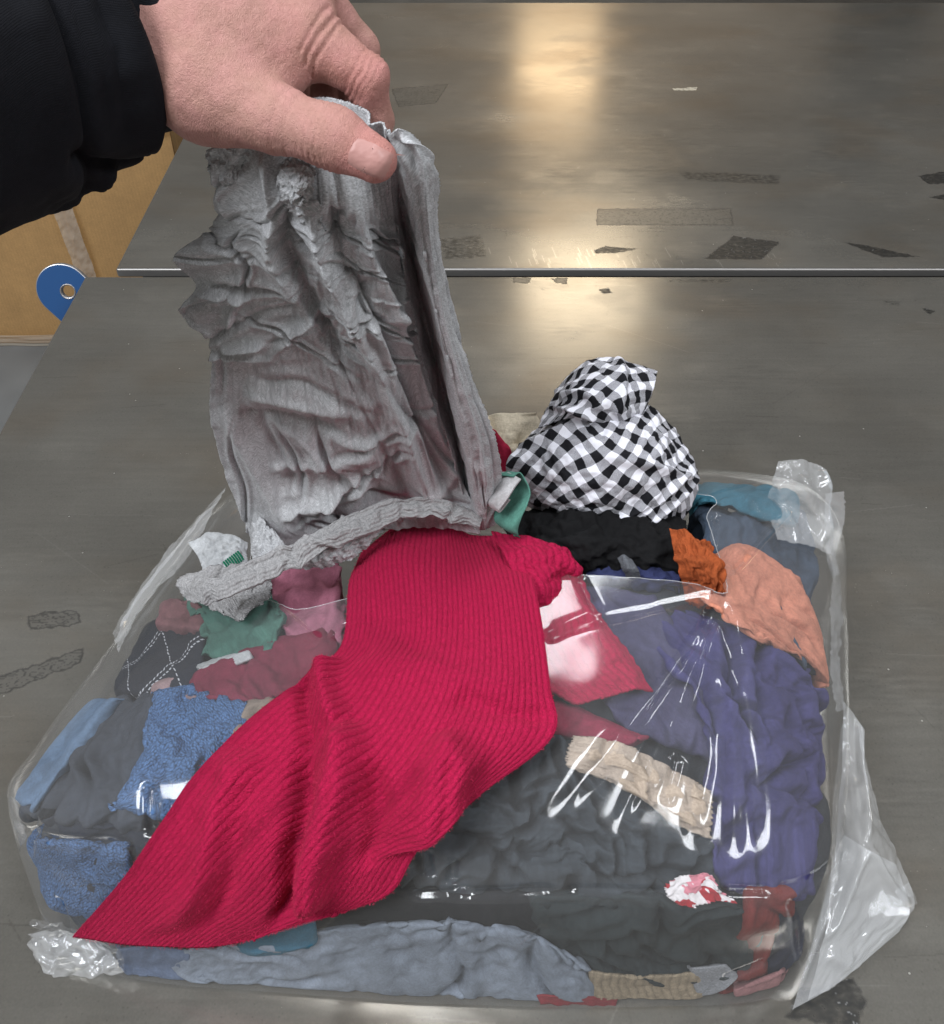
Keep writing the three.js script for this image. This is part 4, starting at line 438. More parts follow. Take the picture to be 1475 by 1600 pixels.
// ---------------------------------------------------------------- the plastic bag
const film = phys({ color: rgb(.95, .955, .965), transmission: .955, thickness: 0, roughness: .1, ior: 1.5, specularIntensity: 1 });
const cloudy = phys({ color: rgb(.93, .94, .95), transmission: .8, thickness: 0, roughness: .14, ior: 1.5, specularIntensity: 1 });   // several plies of film
const bag = thing('plastic_bag', 'clear plastic bag torn open at the top and stuffed with rags', 'bag');
{
  const net = [[[.1,.3,-27.5],[11.1,.3,-27.3],[20.9,.3,-27.8],[24.6,.3,-29.5],[29,.3,-39.3],[33.7,.3,-59.5],[37.2,.3,-73.1],[27.5,.3,-79],[.2,.3,-79],[-21.3,.3,-77],[-26.9,.3,-72.2],[-32.5,.3,-57.2],[-35.2,.3,-42.7],[-32,.3,-32.3],[-25.9,.3,-29.5],[-14.3,.3,-28.3]],[[0,6,-28.6],[10.9,6,-28.4],[21.1,5,-29.1],[25.3,5,-31.4],[29.4,6,-41.6],[33,8,-56.9],[35,8,-68.2],[27,8,-76.1],[.2,8,-75.8],[-20.4,8,-73.8],[-26.3,6,-72.5],[-32,5,-57.8],[-35.8,5,-45.8],[-34.6,8,-38.5],[-27.8,6,-32.3],[-13.7,6,-29.5]],[[-.1,13.5,-30.5],[10.4,12.5,-30.2],[20.3,11.5,-30.6],[24.6,10.5,-33.9],[27.3,11,-43],[30.7,13,-57.6],[32.1,13,-67.7],[24.1,14,-69.9],[.1,14,-69.3],[-18.3,13,-68.6],[-23.8,10,-69.6],[-27.8,9.5,-57.1],[-30.2,10.5,-45.1],[-30.7,11.5,-38],[-27.2,12,-34.5],[-13,13,-31.7]],[[-.1,18,-38.3],[9.7,17.5,-38.6],[17.4,16.5,-39.3],[20.9,16,-40.7],[23.1,15.5,-46.8],[24.9,16.5,-55.8],[25,16.5,-62.7],[20.9,17,-65],[.1,17,-65],[-16.7,16,-64.2],[-21.1,13,-65.4],[-22.9,13,-55.8],[-23.2,14.5,-46.3],[-22.4,15,-41.4],[-19.5,16,-39.1],[-9.5,17.5,-38.6]],[[-.1,20,-51.8],[8.7,19.5,-51.7],[16.3,19,-51.4],[19.2,18.5,-50.7],[19.6,18.5,-52.2],[19.7,18,-55.8],[19.5,18,-59.5],[19,18.5,-62],[.1,18.5,-62],[-15.7,17,-61.3],[-18.6,15,-61],[-18,16,-54.8],[-16.4,17,-51.9],[-14.5,18,-50],[-12.4,18.5,-49.2],[-6.6,19.5,-50.3]]];
  const hub = [19.2,18.5,-50.7], ends = [[4.7,15.3,-32.7],[7.5,16.3,-35.1],[9.1,14.7,-32.6],[11.1,15.4,-34.1],[14.2,13.6,-31.8],[17.2,12.8,-31.3],[19,13,-32.1],[5.7,19.1,-46.6],[12.1,17.7,-40.5]];
  const tautR = [[15.6,17.9,-55.9],[13.4,18.9,-52.1],[24.9,16.3,-54.6],[20.8,17.1,-46.7]];
  const rays = ends.map((e, i) => [hub, e, [.44, .26, .42, .32, .46, .36, .32, .3, .28][i], [.7, .42, .5, .42, .72, .62, .55, .5, .45][i]]);
  const seams = [];                                             // short folds, as [from, to, height, width] in cm
  for (const [a, b, h, w] of [[[-35.24196332247198, 7.922627073846968, -39.91048123315614], [-33.60186007294492, 6.130662134664249, -36.19190376149549], 0.5, 0.5], [[-30.65964249152621, 11.35122764193305, -36.35077855091157], [-32.37175452923831, 6.875058345786016, -35.301035290997525], 0.35, 0.3], [[-33.885565462923644, 8.061280048392902, -37.4490186251008], [-22.91156058286653, 12.332887130675743, -33.396813004994044], 0.35, 0.35], [[-23.146220054763347, 12.285502772390508, -33.42206527018637], [-23.03327971178057, 10.167861420879106, -32.196223395508824], 0.3, 0.3], [[-22.21834553145051, 14.777646777726787, -36.81581988345127], [-21.705225712343097, 12.869008929269683, -33.57606292886758], 0.4, 0.3], [[-20.522018490584813, 14.543903689435062, -35.484692105159894], [-20.522155733124542, 13.357012685224824, -33.77834553539225], 0.3, 0.25], [[-4.924291151791351, 15.447205686007337, -33.087794134088185], [-4.276823323525491, 14.49566705989048, -31.795964108203055], 0.3, 0.25], [[-3.021138840639716, 14.57429716792246, -31.75464276853497], [-2.729629997738747, 13.358986796387747, -30.611481819422035], 0.35, 0.25], [[-1.1438485106751215, 14.382851925232195, -31.410640970356518], [-1.355246877086709, 12.865816104775824, -30.200927983493017], 0.35, 0.25], [[-4.0930844494030465, 11.990409627482656, -29.971379297073312], [0.10430755670302157, 12.528219485708753, -29.93099794922174], 0.3, 0.3], [[-1.569510588427889, 12.180634003497751, -29.880896453249207], [5.937121327241437, 12.767940126415859, -30.031797415575134], 0.25, 0.35], [[5.937121327241437, 12.767940126415859, -30.031797415575134], [13.539130339355307, 12.140753580697599, -30.11663762705403], 0.2, 0.3], [[16.53411219390244, 12.079185501870043, -30.364174961737323], [20.074614176923788, 11.478489043833683, -30.56588088380387], 0.3, 0.3], [[20.074614176923788, 11.478489043833683, -30.56588088380387], [25.259957763534228, 9.229729147154998, -33.60327057721885], 0.3, 0.3], [[-15.283782462879298, 17.29969531441376, -51.46758765397397], [-10.619674332260287, 18.503305667511995, -46.15582318399642], 0.35, 0.3], [[-10.140493678594565, 18.572205335496157, -46.09953456515798], [-9.065879965033378, 18.85577260116405, -47.37571849035287], 0.3, 0.25], [[9.359166516032904, 19.023294727064034, -48.15856221047296], [5.199729786399831, 19.060124842510646, -45.700921393894376], 0.3, 0.3], [[8.169788425151358, 19.511620880080386, -51.57853201744473], [9.359166516032904, 19.023294727064034, -48.15856221047296], 0.3, 0.3], [[28.405718288851332, 15.208371409077486, -64.05060506032316], [20.156534737396104, 18.02871343559643, -52.956950171251734], 0.3, 0.25], [[20.542940699292185, 17.802779388226703, -60.48436493598682], [19.15632746406151, 17.989734665022205, -55.79585020489556], 0.3, 0.25], [[14.04828603926953, 16.581606606150544, -37.684145531059706], [12.88692421361178, 15.391692214447737, -34.51269475630517], 0.2, 0.3], [[21.020061060712383, 10.939797791498435, -30.471117283689583], [23.697449674648734, 2.276561017062434, -28.917195661023417], 0.3, 0.3], [[17.692690338315156, 3.0849542501390346, -28.155802886819348], [20.73386362886927, 4.456092619340396, -28.925621834111563], 0.25, 0.3], [[-32.91775318728681, 1.015093596374939, -33.68667343039812], [-25.893089674572174, 2.252160950165276, -30.28680364997617], 0.3, 0.4], [[-30.033622615269586, 5.380882568711456, -33.11529185517025], [-29.695966849831198, 0.531132345788663, -30.53500130857195], 0.3, 0.3], [[-7.49105652154526, 11.656029333071075, -30.130431888496727], [-11.995565319976338, 4.435227744889019, -28.934177207501076], 0.18, 0.3], [[5.178751131639701, 10.31873295457926, -29.020230414777217], [0.11450452997348143, 0.93011614349669, -27.664488265410306], 0.15, 0.3]]) seams.push([a, b, h * 1.6, w * 1.1]);
  const lines = rays.concat(seams);
  const near = (p, n, [a, b, h, w]) => { const d = [b[0] - a[0], b[1] - a[1], b[2] - a[2]], q = [p[0] - a[0], p[1] - a[1], p[2] - a[2]], t = clamp((d[0] * q[0] + d[1] * q[1] + d[2] * q[2]) / (d[0] ** 2 + d[1] ** 2 + d[2] ** 2)); const r = [q[0] - d[0] * t, q[1] - d[1] * t, q[2] - d[2] * t], c = r[0] * n[0] + r[1] * n[1] + r[2] * n[2]; if (Math.abs(c) > 3) return 0; const e = Math.hypot(r[0] - n[0] * c, r[1] - n[1] * c, r[2] - n[2] * c) + .25 * w * N3(p[0] * .5, p[1] * .5, p[2] * .5); return h * Math.exp(-(e * e) / (w * w)) * smooth(0, .12, t) * (1 - smooth(.82, 1, t)); };
  mesh('bag_film', cloth({
    net, nu: 860, nv: 400, closed: true, thick: 0, ex: [.004, .004], amp: .08, freq: .12, rough: .12, its: 10, out: .3, inn: .3, bend: .3, keep: .03, seed: 77,
    detail: (u, v, x, y, z, nx, ny, nz) => { let s = .06 * N3(x * .16, y * .16, z * .16) + .008 * N3(x * .5, y * .5, z * .5); const p = [x, y, z], n = [nx, ny, nz]; for (const l of lines) s += near(p, n, l); return s; },
  }), film, bag);
  {                                                             // rolled torn edge of the film round the mouth
    const lip = patch(net, 240, 5, true), pts = []; for (let i = 0; i < 240; i += 2) { const k = (4 * 240 + i) * 3; pts.push(new THREE.Vector3(lip[k] + .12 * N3(i * .3, 1, 1), lip[k + 1] + .1 * N3(i * .31, 5, 1), lip[k + 2] + .12 * N3(i * .29, 9, 1)).multiplyScalar(.01)); }
    mesh('torn_lip', new THREE.TubeGeometry(new THREE.CatmullRomCurve3(pts, true), 480, .0004, 5, true), cloudy, bag);
  }
  // loose gusset at the right, standing away from the rags
  mesh('side_gusset', cloth({ net: [[[29.9,9,-47.6],[30.9,8,-46.8],[31.3,7,-45.7]],[[29,7,-42.7],[30.1,7.5,-41.8],[31.2,6,-39.7]],[[27,6,-36.3],[29,7.5,-36],[32.5,4,-36.3]],[[25.5,4,-31.4],[28.7,4,-32.8],[33.3,2,-34]],[[24.1,1,-27.6],[26.5,1,-28.7],[30.8,1.2,-31.7]]], nu: 60, nv: 90, thick: 0, ex: [.03, .03], amp: .25, out: .6, folds: [[.5, .0, .5, .5, .6, .5], [.5, .5, .05, .8, .6, .5], [.5, .5, .95, .75, .5, .4], [.1, .85, .6, .95, .4, .4]] }), cloudy, bag);
  mesh('side_gusset', cloth({ net: [[[29.1,2.5,-39.7],[31.1,2.5,-38.1],[32.8,2.5,-37]],[[26.8,.8,-34.3],[29.6,.7,-33.8],[33.5,.7,-34.3]],[[23,.3,-27.2],[26.7,.3,-29],[32.3,.4,-32.7]]], nu: 40, nv: 40, thick: 0, ex: [.01, .01], amp: .1, inn: .2 }), cloudy, bag);
  mesh('sealed_corner', cloth({ net: [[[32.2,2.2,-35],[32.8,2.6,-35.2],[33.4,2.2,-35.7]],[[32.5,2,-34.3],[33,2.6,-34.4],[33.6,2,-34.9]],[[32.6,1,-34.3],[33.3,1.4,-34.2],[34.1,1,-34.6]]], nu: 30, nv: 30, thick: 0, ex: [.08, .08], amp: .2, out: .3 }), cloudy, bag);
  // torn flap at the rear right, standing up
  mesh('torn_flap', cloth({ net: [[[26.8,18.6,-66],[28.6,18.9,-66],[30.1,18.4,-66],[31,18.1,-65.5]],[[26.4,17.4,-65],[28.1,17.9,-64],[30,17.5,-64],[31.5,16.7,-64.5]],[[26.1,15.3,-64],[28.1,15.4,-63],[30,15.1,-62.5],[31.6,14.3,-63]],[[25.5,16.6,-58.6],[27.6,15.9,-58.7],[29.7,14.7,-59.1],[31.4,13.3,-59.9]]], nu: 70, nv: 60, thick: 0, ex: [.06, .06], amp: .35, out: .8, folds: [[.35, .2, .8, .95, .8, .6], [.75, .05, .9, .9, .7, .5], [.1, .3, .3, 1, .5, .5]] }), cloudy, bag);
  mesh('torn_flap', cloth({ net: [[[30.6,17.1,-63.5],[31.2,17.4,-63.3],[31.9,17.8,-63]],[[30.9,14.7,-62.5],[31.5,14.9,-62.3],[32.3,15.2,-62]],[[31.2,12.3,-61],[31.6,12.2,-60.8],[32,12.4,-60.8]],[[31.9,10.5,-60],[32.1,10.7,-59.8],[32.5,10.8,-60]]], nu: 30, nv: 60, thick: 0, ex: [.03, .03], amp: .15, out: .4, frayed: .12 }), cloudy, bag);
  mesh('side_flange', cloth({ net: [[[31.6,12,-60.1],[32.3,11,-60.3],[32.7,10,-60]],[[30.4,11,-55.1],[31.4,10,-55.9],[32.3,9,-56.8]],[[29.4,10,-50.4],[30,9.5,-50.8],[30.6,9,-51.2]],[[29.1,9,-46.7],[29.7,8.5,-47.1],[30.4,8,-47.7]]], nu: 24, nv: 80, thick: 0, ex: [.03, .04], amp: .15, out: .3, frayed: .1 }), cloudy, bag);
  // bunched film at the lower left corner and rear left
  for (const [k, net] of [[1, [[[-33.4,1,-33.4],[-30.3,3.5,-32],[-28.1,3.7,-31.2],[-26.1,3.8,-30.6]],[[-33,.5,-31.9],[-30.3,1.8,-31.1],[-28.1,2.2,-30.5],[-25.2,2.9,-30]],[[-32.1,.1,-30.5],[-30.4,.1,-30.2],[-27.7,1,-29.9],[-25.2,1.4,-29.4]]]], [2, [[[-33.5,.2,-32.6],[-29.7,3.6,-31.5],[-27,3.7,-30.6]],[[-32.4,.3,-31],[-29.3,2.1,-30.6],[-25.7,2.7,-29.8]],[[-31.4,.3,-29.7],[-29.6,.3,-29.5],[-25.2,1.6,-29.3]]]]])
    mesh('bunched_corner', cloth({ net, nu: 70, nv: 50, thick: 0, ex: [.05, .06], creaseCount: 16, creaseSize: [.32, .4], amp: .3, out: .5, inn: .4, seed: 300 + k }), k > 1 ? cloudy : film, bag);
  mesh('rear_fold', cloth({ net: [[[-24.5,9.1,-73.2],[-24.7,9.5,-70.6],[-24.9,10.2,-67.6]],[[-27.6,6.5,-71.3],[-26.5,9.3,-65.5],[-25.6,10.8,-62]],[[-29.3,7.1,-65.8],[-28.7,8,-62.2],[-28.2,9.1,-59.7]],[[-31.6,5.6,-61.8],[-30.2,7.7,-57.8],[-29.4,9.1,-55.6]],[[-32.6,5.2,-57.8],[-30.3,8.8,-53.7],[-29.1,10.3,-51.5]]], nu: 40, nv: 90, thick: 0, ex: [.05, .03], amp: .3, out: .6, folds: [[.5, 0, .4, 1, .5, .6]] }), cloudy, bag);
}

// ---------------------------------------------------------------- rags lying on the bag
{
  const red = fabric('rib', .5, .011, .07, { sheen: .6, sheenColor: rgb(.8, .06, .14), sheenRoughness: .5 });
  const o = tag(thing('red_rag', 'bright red ribbed rag draped over the front of the bag', 'rag'), null, null, 'rags on top of the bag');
  const drape = mesh('cloth', cloth({
    net: [[[-8.9,17.7,-56.1],[-6.1,18.6,-58],[-2.5,19.1,-58],[.1,18.8,-56.7],[4.2,18.7,-56.9]],[[-9.3,19.7,-50.5],[-6.3,21.2,-52.6],[-2.2,21.8,-49.4],[1.1,21.7,-49.6],[4.6,21.1,-49.7]],[[-9.2,20.2,-44.2],[-5.7,21.2,-44.6],[-2.1,21.4,-44.6],[1.5,21.3,-45],[5,20.7,-45.2]],[[-11.9,19.3,-42],[-7.7,20.4,-40.8],[-2.9,20.9,-40.4],[1.4,20.9,-40.5],[5.3,20.2,-40.9]],[[-15.2,18.4,-39.4],[-10.1,19.2,-37.5],[-4.9,20.1,-36.4],[.1,20,-36.3],[5.3,19.4,-37.3]],[[-18.3,17,-36.2],[-13.2,17.5,-34.6],[-8,18.3,-33.3],[-3.3,18.4,-32.7],[.6,18.2,-33.7]],[[-20.7,14.9,-33.4],[-16.1,15.3,-32.1],[-11.7,15.9,-31.1],[-7.6,15.9,-30.3],[-3.3,16.4,-31]],[[-23.4,11.4,-31.5],[-19.4,11.7,-30.5],[-15,11.8,-29.6],[-10.7,11.8,-29],[-5.7,13.4,-29.2]],[[-28.6,4.2,-30.6],[-24.6,5.2,-29.7],[-20.2,6.1,-29.1],[-16,7.4,-28.8],[-12.2,10.2,-28.9]]],
    nu: 200, nv: 280, ex: [.015, .005], straight: 24, amp: .35, freq: .12, rough: .15, out: 1.2, inn: .7, thick: .22, its: 30, seed: 12,
    folds: [[.46, .54, .86, .78, -1.0, .7], [.3, .46, .76, .88, 2.6, 1.1], [.22, .52, .76, .95, -1.6, .7], [.62, .47, .97, .74, 2.4, 1.5], [.08, .55, .38, .97, 1.2, 1.3], [.16, .62, .5, .96, -.8, .8], [0, .3, .32, .5, 1.5, .8], [0, .37, .27, .54, -.9, .55], [.15, .3, .9, .4, .35, 1.6], [.1, .2, .5, .3, -.4, 1.2], [.6, .4, 1, .46, -.5, 1]],
  }), red, o);
  fibres(drape.geometry, 45000, .0014, std({ color: rgb(.5, .012, .07), roughness: .9 }), o, 5);
  mesh('folded_lobe', cloth({ net: [[[1.6,20.5,-55.3],[3.1,20.8,-54.8],[5.6,20.6,-54.2],[7.4,19.8,-54.2],[8.3,19,-53.1]],[[2.5,21,-52.2],[4.4,21.4,-51.7],[6,21,-51.8],[7.3,20,-51.9],[8.6,18.6,-52.1]],[[3.4,20.6,-49.3],[5.1,20.5,-49.5],[6.4,19.8,-50.3],[7.7,18.8,-51.2],[9.3,18.3,-49.4]],[[3.9,18.6,-47.3],[5.8,18.5,-48],[7.5,18.4,-48.4],[9,18.3,-48.5],[10.4,17.9,-47.6]],[[4.7,18.1,-43],[6.8,18,-44.2],[8.7,18,-44.8],[10.6,17.8,-45.5],[11.8,17.3,-45.3]],[[7.3,17.3,-41.4],[9.2,17.2,-42],[10.8,17.2,-42.6],[12,17,-43],[13,16.7,-43]]], nu: 90, nv: 120, ex: [.05, .08], amp: .4, out: .6, thick: .2, folds: [[.45, .12, .95, .22, .7, .8]] }), red, o);
}
{
  const m = phys({ map: gingham, bumpMap: weave, bumpScale: .0002, roughness: .85, specularIntensity: .4 });
  const o = tag(thing('gingham_rag', 'black and white gingham rag bunched on top of the bag', 'rag'), null, null, 'rags on top of the bag');
  mesh('cloth', cloth({ net: [[[5.5,22.4,-66],[7.8,25.4,-65.5],[10.2,25.9,-64.2],[13.9,25,-66],[17.4,22,-66.5]],[[4.1,23.2,-63],[7.2,25.2,-61.2],[10.7,25.5,-60.6],[14.5,24.3,-61.8],[18.4,21,-64]],[[2.9,22.4,-61.5],[6.7,23.4,-59],[10.6,23.7,-58.2],[14.9,22.7,-59.4],[18.9,20,-62]],[[3.3,19.7,-61],[6.8,20.8,-58.4],[10.8,21,-57.8],[14.7,20.1,-58.8],[18.6,18.6,-61]],[[5.1,17.8,-60.8],[7.5,19.1,-59],[11,19.4,-58.3],[14.4,18.5,-58.8],[17.3,16.2,-60.4]],[[5.7,16.2,-63],[8.4,16.7,-62],[11.6,16.8,-61.5],[15,16,-62],[17.5,15,-62.5]]], nu: 150, nv: 130, ex: [.05, .05], amp: .35, out: .9, inn: .8, folds: [[.0, .25, .42, .08, .5, .35], [.45, .28, 1, .4, .5, .5], [.55, .9, .95, .3, .4, .5], [.75, .8, 1, .35, .5, .4], [.45, .92, .8, .45, .35, .45]] }), m, o);
  mesh('folded_top', cloth({ net: [[[7.5,23.2,-70],[9.3,24.6,-71],[11.6,24.9,-72],[14.2,24.5,-72],[16,24.4,-71]],[[7,25.2,-67.5],[8.7,27.1,-67.8],[10.9,27.6,-68.5],[13.3,27.2,-68.5],[15.3,27.1,-67.5]],[[6.3,25.6,-65],[8.3,27.8,-64.4],[10.6,28.5,-64.6],[12.7,27.7,-65],[14.7,26.7,-65.5]],[[5.8,25.5,-63.8],[8,27.3,-62.8],[9.8,27.7,-62.4],[11.9,26.8,-63],[13.9,25.4,-64.6]],[[5.4,24.7,-63.2],[7.5,26.2,-62.4],[9.5,26,-62.2],[11.7,25.2,-63],[13.6,24.3,-65]]], nu: 110, nv: 80, ex: [.05, .06], amp: .35, out: .8, folds: [[.2, .8, .55, .95, .6, .4], [.1, .5, .5, .75, .5, .4], [.0, .65, .4, .95, .4, .4], [.62, .2, .75, .9, .4, .4]] }), m, o);
  mesh('hanging_corner', cloth({ net: [[[15.2,27.1,-67.4],[15.3,25.1,-68.5],[14.9,23.4,-70]],[[14.7,26.5,-65.8],[14.9,24.6,-67],[14.6,22.4,-69]],[[14.2,25.3,-64.8],[14.1,23.8,-66],[13.7,21.8,-68]],[[13.3,24.4,-64.5],[13.4,23,-66],[13,20.8,-68]]], nu: 40, nv: 50, ex: [.02, .03], amp: .15 }), m, o);
}
// Grey T-shirt rag being pulled out
{
  const grey = fabric('heather', .66, .67, .69, { side: THREE.DoubleSide });
  const o = tag(thing('grey_rag', 'wrinkled heather grey shirt rag held up by the hand', 'rag'), null, null, 'rags on top of the bag');
  const fall = v => { const k = [0, 1, 3, 5, 7, 8, 9, 10, 11], q = Math.min(v * 8, 7.999), i = Math.floor(q); return (k[i] + (k[i + 1] - k[i]) * (q - i)) / 11; };
  const main = [[[-13.2,53.9,-48.8],[-10.8,54.6,-48.8],[-8.4,56.1,-49.4],[-6.2,56.2,-49.1],[-4.1,55.4,-48]],[[-13.5,50.7,-49.3],[-10.8,51.7,-48.1],[-8.4,51.9,-47.6],[-5.8,51.8,-47.9],[-4.4,49.8,-51.2]],[[-14.2,49.2,-49.4],[-11.5,50.1,-48.3],[-8.8,50.2,-48.1],[-6,49.7,-48.8],[-4.3,48.1,-51.6]],[[-16.4,47.7,-49.2],[-12.7,48.4,-48.6],[-9.3,48.4,-48.6],[-6.3,47.7,-49.4],[-4.2,46,-52.4]],[[-15.7,45.6,-49.8],[-12.8,46.3,-49.1],[-9.4,46.3,-49.1],[-6.1,45.7,-49.9],[-4,44.1,-52.8]],[[-17.1,43.6,-50.2],[-13.2,44.3,-49.7],[-9.5,44.2,-49.8],[-5.9,43.4,-50.5],[-3.8,42,-53.4]],[[-16.1,41.3,-50.9],[-13,41.9,-50.2],[-9.5,41.8,-50.4],[-5.8,40.9,-51.2],[-3.5,39.5,-54]],[[-16.3,39.1,-51.4],[-13,39.4,-50.9],[-9.5,39.2,-51.2],[-5.6,38.2,-51.9],[-3.2,36.8,-54.7]],[[-17.5,34,-52.7],[-13.5,34.3,-52.3],[-9.3,33.6,-52.5],[-5.1,33,-53.3],[-2.3,31.8,-55.5]],[[-17.8,27.9,-53.9],[-13.7,28,-53.8],[-9.2,27.6,-54.2],[-4.6,26.9,-55],[-1.1,25.6,-56.5]],[[-17.2,22.1,-53.9],[-13.9,23,-54.1],[-9.1,23.1,-54.9],[-4.3,22.6,-56.1],[.4,22.1,-55.9]],[[-16.6,18.3,-53],[-13.6,19.4,-54.1],[-8.9,20.4,-55],[-3.9,20.5,-55.8],[.6,20.1,-55.5]]];
  mesh('cloth', cloth({ net: main, nu: 200, nv: 280, ex: (u, v) => [.03 + .1 * smooth(.35, .6, u) * (1 - smooth(.84, .97, u)), .03 * (1 - smooth(.35, .65, u)) + .01], creaseCount: 70, creaseSize: [.5, .3], valley: .7, amp: .5, freq: .15, rough: .2, out: 1.8, inn: 1.6, bend: .22, its: 44, thick: .1, seed: 41, sharp: true, frayed: .08,
    folds: [[.5, .1, .86, .97, 1.2, .6], [.6, .1, .93, .85, -1.4, .5], [.72, .1, .98, .75, 1.1, .5], [.3, .15, .7, .75, 1.3, .7], [.38, .12, .62, .55, -1.2, .5], [.02, .33, .3, .35, .7, .5], [.05, .47, .3, .45, .9, .45], [.15, .57, .58, .6, .9, .5], [.12, .62, .55, .645, -.9, .35], [.2, .74, .68, .69, .8, .6], [.22, .86, .6, .77, 1, .6], [.05, .6, .28, .95, .8, .5], [.2, .62, .32, .8, -.7, .4], [.55, .8, .78, .9, -1, .5], [.66, .2, .9, .9, 1, .4], [.44, .3, .75, .9, -1, .45], [.28, .02, .36, .2, 1.2, .5], [0, .02, .1, .16, .8, .5]].map(([a, b, c, d, h, w]) => [a, fall(b), c, fall(d), h, w]) }), grey, o);
  mesh('cloth_edge', cloth({ net: [[[-4.3,54.8,-48.3],[-4.3,54.7,-48.7],[-4.1,55,-48],[-3.6,55.5,-47.4],[-3,55.3,-47.7],[-2.6,54.4,-48.6]],[[-4.3,52.8,-49.2],[-4.2,51.8,-51.7],[-3.5,53.4,-48.1],[-2.7,53.9,-47.5],[-2.1,53.7,-47.6],[-1.7,52.8,-48.4]],[[-4.3,49.3,-51.4],[-4.1,47.5,-55.2],[-3.1,50.4,-49.2],[-2.6,51.1,-48.2],[-2.1,51,-48.4],[-1.8,50.3,-49.6]],[[-4.1,45.7,-52.7],[-3.7,43.4,-56.8],[-2.8,47.2,-50],[-2.4,47.8,-49.2],[-2,47.7,-49.4],[-1.7,47,-50.6]],[[-3.6,40.8,-53.8],[-3.1,38.1,-58],[-2.2,42.3,-51.4],[-1.9,42.9,-50.5],[-1.4,42.8,-50.7],[-1.2,41.9,-52]],[[-2.9,34.9,-55.1],[-2.2,32.3,-58.7],[-1.4,36.6,-52.8],[-1,37.3,-51.8],[-.3,37.1,-52],[.3,36,-53.2]],[[-1.7,29.2,-55.8],[-1.2,26.7,-58.9],[-.6,30.6,-54.1],[.1,31.4,-53.2],[.9,31.1,-53.4],[1.8,30,-54.4]],[[-.7,23.9,-56.2],[-.3,22.5,-57.7],[.1,24.9,-55.1],[.7,25.3,-54.6],[1.3,25.2,-54.8],[2.2,24.3,-55.9]],[[.1,20,-55.9],[.3,19.9,-56.1],[.5,20.3,-55.7],[1,20.7,-55.4],[1.4,20.6,-55.7],[1.9,20.3,-56.3]]], nu: 120, nv: 260, creaseCount: 12, creaseAngle: 1.4, ex: [.03, .01], amp: .3, freq: .3, out: .9, inn: .9, thick: .1, seed: 44, sharp: true, frayed: .12, folds: [[.68, .03, .72, .95, .35, .3], [.86, .2, .9, .9, -.35, .3], [.55, .03, .95, .1, .4, .4]] }), grey, o);
  mesh('cloth_back', cloth({ net: [[[-10.7,52.9,-50.7],[-7.2,53.3,-49.7],[-3.2,53.7,-50.1]],[[-11.1,46,-52.4],[-7,44.5,-55.1],[-2.3,42,-59.7]],[[-12.2,34.7,-55.4],[-6.4,32.3,-58.7],[-.1,29.1,-62.6]],[[-13.1,20.7,-57.4],[-6,20.4,-57.8],[1.7,20.7,-58.1]]], nu: 80, nv: 140, ex: [.12, .03], amp: .5, thick: .1 }), grey, o);
  mesh('crumpled_knot', cloth({ net: [[[-9.5,53.5,-47.8],[-8.7,54.1,-47.4],[-8,53.6,-47.5]],[[-9.7,52.5,-47.5],[-8.5,53.2,-46.3],[-7.8,52.5,-47]],[[-9.5,51.3,-47.8],[-8.6,51.9,-46.7],[-7.8,51.3,-47.5]],[[-9,49.9,-48.4],[-8.4,50.3,-48],[-7.8,49.9,-48.1]]], nu: 80, nv: 90, ex: [.4, .45], amp: .7, freq: .7, out: .9, inn: .7, thick: .09, frayed: .25, seed: 47 }), grey, o);
  mesh('crumpled_edge', cloth({ net: [[[-13.5,53.6,-49.4],[-12.6,54.3,-48.7],[-11.6,54.3,-48.7],[-10.5,54.3,-48.7]],[[-13.5,52.8,-49.2],[-12.5,53.5,-48.5],[-11.5,53.7,-48.6],[-10.2,53.7,-48.7]],[[-13.3,51.5,-49.3],[-12.6,52.2,-48.6],[-11.8,52.4,-48.8],[-10.8,52.6,-49]]], nu: 90, nv: 60, ex: [.35, .25], amp: .6, freq: .6, out: .7, thick: .09, frayed: .2, seed: 48 }), grey, o);
  // knitted hem, rolled into a band across the mouth of the bag
  const hemRib = texture(256, 64, (x, y) => .5 + .5 * Math.sin(x * Math.PI * 2 * 16), false, [.05, .05]);
  const hem = fabric('heather', .42, .415, .42, { bumpMap: hemRib, bumpScale: .0004 });
